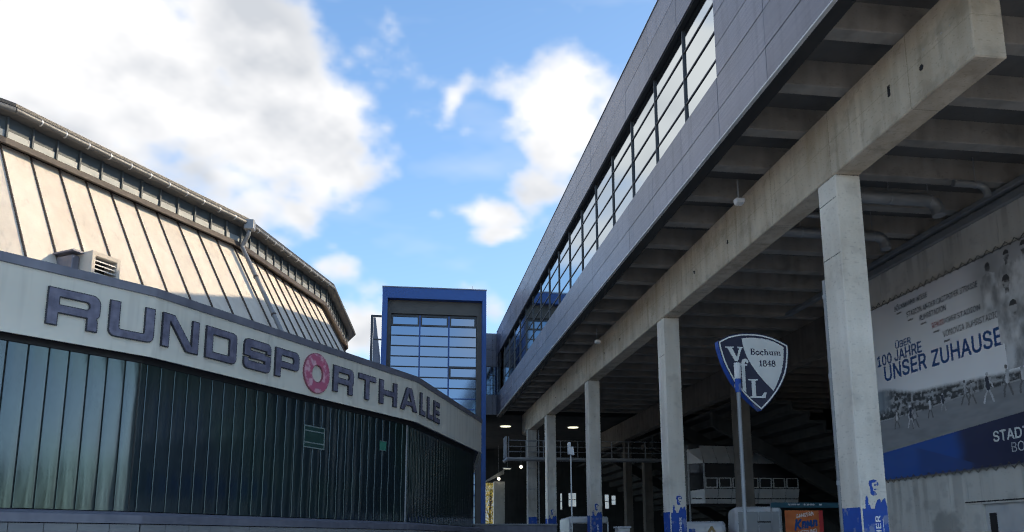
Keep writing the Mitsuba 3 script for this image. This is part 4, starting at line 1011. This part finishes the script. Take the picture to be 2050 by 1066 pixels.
def serif(ch):
    """small serif glyphs, x height 0.62, cap height 1, returned with their advance"""
    ls = lambda pts, w=0.075: LineString(pts).buffer(w, cap_style=2, join_style=1)
    arc = lambda cx, cy, rx, ry, a0, a1, w=0.07: ls([(cx + rx * math.cos(math.radians(a0 + (a1 - a0) * k / 14)), cy + ry * math.sin(math.radians(a0 + (a1 - a0) * k / 14))) for k in range(15)], w)
    sf = lambda x, y, h=0.14: sbox(x - h, y - 0.03, x + h, y + 0.03)
    if ch == 'B': return union_all([ls([(.18, 0), (.18, 1)], .1), sf(.15, .03), sf(.15, .97), arc(.35, .76, .25, .21, -90, 90), arc(.35, .27, .3, .24, -90, 90), ls([(.18, .97), (.35, .97)], .035), ls([(.18, .03), (.35, .03)], .035), ls([(.18, .52), (.38, .52)], .035)]), .78
    if ch == 'o': return union_all([arc(.33, .31, .25, .28, 0, 180, .085), arc(.33, .31, .25, .28, 180, 360, .085)]), .70
    if ch == 'c': return union_all([arc(.33, .31, .25, .28, 50, 310, .08), Point(.47, .5).buffer(.09)]), .62
    if ch == 'h': return union_all([ls([(.17, 0), (.17, 1)], .085), sf(.17, .03), sf(.09, .97, .1), arc(.36, .38, .19, .21, 0, 180), ls([(.55, 0), (.55, .4)], .085), sf(.55, .03)]), .76
    if ch == 'u': return union_all([ls([(.17, .62), (.17, .25)], .085), sf(.1, .6, .12), arc(.34, .25, .17, .2, 180, 360), ls([(.53, 0), (.53, .62)], .085), sf(.47, .6, .12), sf(.6, .03, .1)]), .76
    if ch == 'm': return union_all([ls([(.17, 0), (.17, .62)], .085), sf(.17, .03), sf(.1, .6, .12), arc(.36, .38, .19, .21, 0, 180, .06), ls([(.55, 0), (.55, .4)], .085), sf(.55, .03), arc(.74, .38, .19, .21, 0, 180, .06), ls([(.93, 0), (.93, .4)], .085), sf(.93, .03)]), 1.14
    if ch == '1': return union_all([ls([(.28, 0), (.28, 1)], .1), sf(.28, .03, .22), Polygon([(.28, 1), (.05, .85), (.05, .78), (.28, .85)])]), .58
    if ch == '8': return union_all([arc(.33, .75, .2, .2, 0, 180, .08), arc(.33, .75, .2, .2, 180, 360, .08), arc(.33, .28, .25, .25, 0, 180, .08), arc(.33, .28, .25, .25, 180, 360, .08)]), .68
    if ch == '4': return union_all([ls([(.45, 0), (.45, 1)], .09), sf(.45, .03, .18), ls([(.45, .95), (.06, .33), (.66, .33)], .05)]), .70


def serif_line(s, x0, x1, zb, h):
    gs, x = [], 0
    for ch in s:
        g, a = serif(ch); gs.append(affinity.translate(g, x, 0)); x += a
    g = union_all(gs); return affinity.translate(affinity.scale(g, (x1 - x0) / x, h, origin=(0, 0)), x0, zb)


for s, xa, xb, yb, h in (('Bochum', 497, 862, 362, 74), ('1848', 592, 790, 496, 72)):
    x0, zb = cv([(xa, yb)])[0]; x1 = cv([(xb, yb)])[0][0]
    lab(add('emblem_lettering', fpoly(FC, serif_line(s, x0, x1, zb, h / 449.0), 0.0125, 0.016), 'm_navy', CREST), 'dark serif lettering on the white field')
xp = 8.47
add('pole', cyl((xp, CYS - 0.35, 0), (xp + 0.01, CYS - 0.35, 5.4), 0.05, 14), 'm_grey_metal', CREST, smooth=40)
add('pole_sleeve', cyl((xp + 0.01, CYS - 0.35, 5.28), (xp + 0.012, CYS - 0.35, 5.62), 0.075, 14), 'm_blue_paint', CREST, smooth=40)
add('pole_lamp', cyl((xp + 0.012, CYS - 0.35, 5.622), (xp + 0.015, CYS - 0.35, 6.03), 0.085, 14), 'm_white_paint', CREST, smooth=40)
add('sign_bracket', box(xp - 0.03, xp + 0.03, CYS - 0.35, CYS - 0.2, 5.42, 5.5), 'm_grey_metal', CREST)

# thin pole with a camera
CP = thing('camera_pole', 'thin pale pole carrying a small white camera, between third and fourth pillar', 'pole')
cx_, cy_ = 6.35, 30.0
add('pole', cyl((cx_, cy_, 0), (cx_ - 0.02, cy_, 5.0), 0.03, 10), 'm_light_metal', CP, smooth=40)
add('camera', hull([(cx_ - 0.10, cy_ - 0.1, 4.75), (cx_ + 0.1, cy_ - 0.1, 4.72), (cx_ - 0.12, cy_ - 0.1, 5.0), (cx_ + 0.06, cy_ - 0.1, 5.02), (cx_ - 0.10, cy_ + 0.15, 4.75), (cx_ + 0.1, cy_ + 0.15, 4.72), (cx_ - 0.12, cy_ + 0.15, 5.0), (cx_ + 0.06, cy_ + 0.15, 5.02)]), 'm_white_paint', CP)
add('cap', box(cx_ - 0.13, cx_ - 0.02, cy_ - 0.1, cy_ + 0.1, 5.0, 5.18, 0.02), 'm_white_paint', CP)

# rain pipe behind the nearest pillar
DPP = thing('rain_pipe', 'grey vertical rain pipe on the back edge of the nearest pillar', 'pipe')
add('pipe', cyl((8.87, 15.82, 0), (8.87, 15.82, 7.0), 0.055, 14), 'm_duct', DPP, smooth=40)
for zz in (2.7, 4.9, 6.6):
    add('collar', cyl((8.87, 15.82, zz), (8.87, 15.82, zz + 0.09), 0.068, 14), 'm_grey_metal', DPP, smooth=40)

# ------------------------------------------------------------------ vehicles and advertising under the deck
def rot_mesh(m, ang, o):
    m = m.copy(); m.apply_transform(trimesh.transformations.rotation_matrix(ang, (0, 0, 1))); m.apply_translation(o); return m


def van(name, label, o, ang, L=5.4, W=2.0, H=2.55, body='m_white_body', rear='m_grey_body', emblem=False):
    t = thing(name, label, 'van')
    side = Polygon([(0.0, 0.35), (0.0, H - 0.25), (0.06, H - 0.06), (0.22, H), (L - 1.7, H), (L - 1.45, H - 0.08), (L - 0.75, 1.45), (L - 0.1, 1.15), (L, 0.95), (L, 0.35)]).buffer(0.04)
    m = trimesh.creation.extrude_polygon(side, W - 0.16, engine='earcut')
    m.apply_transform(np.array([[0, 0, 1, -W / 2 + 0.08], [1, 0, 0, 0], [0, 1, 0, 0], [0, 0, 0, 1.0]]))
    cab = hull(np.vstack([m.vertices, m.vertices * [1.0, 1, 1]]))
    w2 = trimesh.creation.extrude_polygon(side.buffer(-0.09), W, engine='earcut'); w2.apply_transform(np.array([[0, 0, 1, -W / 2], [1, 0, 0, 0], [0, 1, 0, 0], [0, 0, 0, 1.0]]))
    full = hull(np.vstack([m.vertices, w2.vertices]))
    add('body', rot_mesh(full, ang, o), body, t, smooth=35)
    door = add('rear_door', cat([rot_mesh(box(-W / 2 + 0.12, -0.015, -0.075, -0.045, 0.5, H - 0.16, 0.01), ang, o), rot_mesh(box(0.015, W / 2 - 0.12, -0.075, -0.045, 0.5, H - 0.16, 0.01), ang, o)]), rear, t)
    add('brake_light', rot_mesh(box(-0.05, W / 2 - 0.35, -0.09, -0.077, H - 0.56, H - 0.51), ang, o), 'm_black', t)
    add('windscreen', rot_mesh(hull([(-W / 2 + 0.2, L - 1.40, H - 0.14), (W / 2 - 0.2, L - 1.40, H - 0.14), (-W / 2 + 0.15, L - 0.72, 1.5), (W / 2 - 0.15, L - 0.72, 1.5), (-W / 2 + 0.2, L - 1.33, H - 0.14), (W / 2 - 0.2, L - 1.33, H - 0.14), (-W / 2 + 0.15, L - 0.65, 1.5), (W / 2 - 0.15, L - 0.65, 1.5)]), ang, o), 'm_black', t)
    for sx in (-1, 1):
        for yy in (0.9, L - 0.95):
            c = np.array([sx * (W / 2 - 0.1), yy, 0.34]); a = cyl(c - [0.11, 0, 0], c + [0.11, 0, 0], 0.34, 20)
            w = add('wheel', rot_mesh(a, ang, o), 'm_tyre', t, smooth=40)
            add('rim', rot_mesh(cyl(c - [0.115, 0, 0], c + [0.115, 0, 0], 0.2, 16), ang, o), 'm_grey_metal', w, smooth=40)
        add('rear_light', rot_mesh(box(sx * (W / 2 - 0.1) - 0.05, sx * (W / 2 - 0.1) + 0.05, -0.08, -0.04, 1.0, 1.5), ang, o), 'm_red', t)
    return t


van('parked_van', 'pale grey delivery van parked behind the crest sign pole', (13.46, 30.0, 0), -0.33, W=1.7, H=2.83)
t2 = van('parked_van', 'white van with a gold crest on its rear door, beside the second pillar', (11.75, 31.0, 0), -0.36, W=1.5, H=2.30, rear='m_white_body')
em = Polygon([(-0.22, 0), (-0.13, 0.3), (-0.03, 0.48), (0.05, 0.50), (0.16, 0.30), (0.26, 0), (0.2, -0.35), (-0.15, -0.35)])
Fq = frame((11.75, 31.0, 0), (math.cos(-0.36), math.sin(-0.36), 0), (math.sin(-0.36), -math.cos(-0.36), 0))
add('emblem', fpoly(Fq, affinity.translate(em, 0.22, 1.66), 0.078, 0.082), 'm_gold', t2)
add('emblem_centre', fpoly(Fq, affinity.translate(affinity.scale(em, 0.55, 0.6), 0.22, 1.66), 0.0825, 0.086), 'm_crest_white', t2)
add('sticker', fpoly(Fq, sbox(-0.62, 1.5, -0.38, 2.06), 0.078, 0.081), 'm_blue_paint', t2)
BUS = thing('minibus', 'pale blue minibus with dark divided windscreen beside the third pillar', 'bus')
bo, ba = np.array([9.1, 39.2, 0]), -0.1
add('body', rot_mesh(cat([box(-0.95, 0.95, 0, 4.6, 0.4, 1.55, 0.08), box(-0.95, 0.95, 0.06, 4.6, 2.40, 2.76, 0.08), box(-0.95, -0.87, 0.02, 4.6, 1.45, 2.5), box(0.87, 0.95, 0.02, 4.6, 1.45, 2.5), box(-0.05, 0.05, 0.01, 0.1, 1.5, 2.42)]), ba, bo), 'm_white_body', BUS)
add('rear_window', rot_mesh(box(-0.87, -0.05, 0.05, 0.06, 1.5, 2.42), ba, bo), 'm_black', BUS)
add('rear_window', rot_mesh(box(0.05, 0.87, 0.05, 0.06, 1.5, 2.42), ba, bo), 'm_black', BUS)
add('tail_light', rot_mesh(box(-0.1, 0.1, -0.03, 0.0, 1.98, 2.08, 0.02), ba, bo), 'm_red', BUS)
for sx in (-0.85, 0.85):
    for yy in (0.9, 3.7):
        c = np.array([sx, yy, 0.36]); add('wheel', rot_mesh(cyl(c - [0.1, 0, 0], c + [0.1, 0, 0], 0.36, 18), ba, bo), 'm_tyre', BUS, smooth=40)
AD = thing('advert_board', 'orange advertising board with white and blue lettering, behind the nearest pillar', 'sign')
FA = frame((12.62, 26.0, 0), (math.cos(0.02), math.sin(0.02), 0), (math.sin(0.02), -math.cos(0.02), 0))
add('board', fbox(FA, -0.02, 1.15, 0.6, 2.58, -0.05, 0.0, 0.006), 'm_orange', AD)
add('stripe', fbox(FA, 1.152, 1.30, 0.6, 2.58, -0.05, 0.002, 0.006), 'm_red', AD)
add('lettering', text(FA, 'SANITÄR', 0.36, 2.33, 0.11, 0.62, 0.001, 0.004, True, rot=0.16), 'm_crest_white', AD)
add('lettering', text(FA, 'HEIZUNG', 0.40, 1.78, 0.12, 0.66, 0.001, 0.004, True, rot=0.14), 'm_crest_white', AD)
scr = union_all([LineString(q).buffer(0.035) for q in ([(0.30, 1.95), (0.36, 2.26)], [(0.36, 2.1), (0.5, 2.27)], [(0.38, 2.1), (0.48, 1.99)], [(0.55, 2.02), (0.58, 2.2), (0.66, 2.2), (0.64, 2.02)], [(0.72, 2.03), (0.74, 2.22), (0.8, 2.1), (0.86, 2.24), (0.87, 2.06)], [(0.94, 2.08), (0.97, 2.25), (1.05, 2.24), (1.05, 2.1)])])
add('lettering', fpoly(FA, scr, 0.001, 0.004), 'm_print_blue', AD)
add('leg', cat([fbox(FA, 0.05, 0.11, 0, 0.6, -0.045, -0.005), fbox(FA, 1.05, 1.11, 0, 0.6, -0.045, -0.005)]), 'm_grey_metal', AD)
BAR = thing('barrier_banner', 'narrow teal banner strip stretched above the orange advertising board', 'banner')
add('strip', box(12.4, 15.1, 26.6, 26.62, 2.69, 2.86), 'm_teal', BAR)
for x in (12.4, 15.05):
    add('post', box(x, x + 0.05, 26.625, 26.66, 0, 2.86), 'm_grey_metal', BAR)
for k in range(12):
    if k % 5:
        add('print_mark', box(12.9 + k * 0.11, 12.96 + k * 0.11 + 0.02 * (k % 3), 26.594, 26.599, 2.77, 2.82), 'm_print_shirt', BAR)
CAB = thing('utility_cabinet', 'small pale cabinet standing between the second and third pillar', 'cabinet')
add('body', box(8.85, 9.35, 33.0, 33.5, 0, 2.12, 0.02), 'm_light_metal', CAB)
add('lid', box(8.8, 9.4, 32.95, 33.55, 2.123, 2.18, 0.01), 'm_white_body', CAB)

# ------------------------------------------------------------------ yellow tree beyond the underpass
TREE = thing('autumn_tree', 'yellow autumn tree seen through the narrow far exit of the underpass', 'tree')
tx, ty = 11.6, 104.0
tr = tube([(tx, ty, 0), (tx + 0.1, ty, 2.5), (tx, ty + 0.1, 5.0), (tx + 0.15, ty, 8.0)], 0.16, 8)
add('trunk', tr, 'm_trunk', TREE, smooth=40)
nr = np.random.RandomState(4); vs, fs = [], []
limbs = []
for k in range(9):
    a = nr.uniform(0, 6.28); z = nr.uniform(3.2, 7.5); e = np.array([tx + 1.6 * math.cos(a), ty + 1.6 * math.sin(a), z + 1.2]); limbs.append(tube([(tx, ty, z), ((tx + e[0]) / 2, (ty + e[1]) / 2, z + 0.7), e], 0.045, 6))
add('limb', cat(limbs), 'm_trunk', TREE, smooth=40)
cl = [(nr.normal(tx, 1.0), nr.normal(ty, 1.0), nr.uniform(3.0, 10.2)) for _ in range(46)]
for c in cl:
    for _ in range(70):
        q = np.array(c) + nr.normal(0, 0.36, 3); a = nr.normal(size=3); a /= np.linalg.norm(a); b = np.cross(a, nr.normal(size=3)); b /= np.linalg.norm(b); s = nr.uniform(0.07, 0.13)
        i0 = len(vs); vs += [q - a * s, q + b * s * 0.6, q + a * s, q - b * s * 0.6]; fs += [(i0, i0 + 1, i0 + 2), (i0, i0 + 2, i0 + 3)]
add('crown', trimesh.Trimesh(np.array(vs), fs, process=False), 'm_leaf', TREE)

# autumn trees far to the right: out of the frame, they are what the left facet of the hall glass mirrors
nr = np.random.RandomState(9); vs, fs = [], []
for k in range(11):
    tx_, ty_ = 62 + nr.uniform(-5, 9), -62 + k * 9 + nr.uniform(-2, 2); H_ = nr.uniform(8.5, 11.5)
    for _ in range(44):
        c = np.array([tx_ + nr.normal(0, 2.2), ty_ + nr.normal(0, 2.4), nr.uniform(1.5, H_)])
        for _ in range(14):
            q = c + nr.normal(0, 0.7, 3); a = nr.normal(size=3); a /= np.linalg.norm(a); b = np.cross(a, nr.normal(size=3)); b /= np.linalg.norm(b); s_ = nr.uniform(0.25, 0.5)
            i0 = len(vs); vs += [q - a * s_, q + b * s_ * 0.7, q + a * s_, q - b * s_ * 0.7]; fs += [(i0, i0 + 1, i0 + 2), (i0, i0 + 2, i0 + 3)]
lab(add('autumn_wood', trimesh.Trimesh(np.array(vs), fs, process=False), 'm_leaf_wood'), 'far belt of autumn trees mirrored in the left glass of the hall', 'trees', None, 'stuff')
scene['m_leaf_wood'] = {'type': 'twosided', 'inner': {'type': 'principled', 'base_color': proc(lambda p, n, uv: mix(mix((0.05, 0.075, 0.03), (0.10, 0.11, 0.03), noise(p.x * 0.3, p.y * 0.3, p.z * 0.3)), (0.34, 0.27, 0.05), smoothstep(0.5, 0.7, noise(p.y * 0.12, p.z * 0.22, 3.3)))), 'roughness': 0.8}}
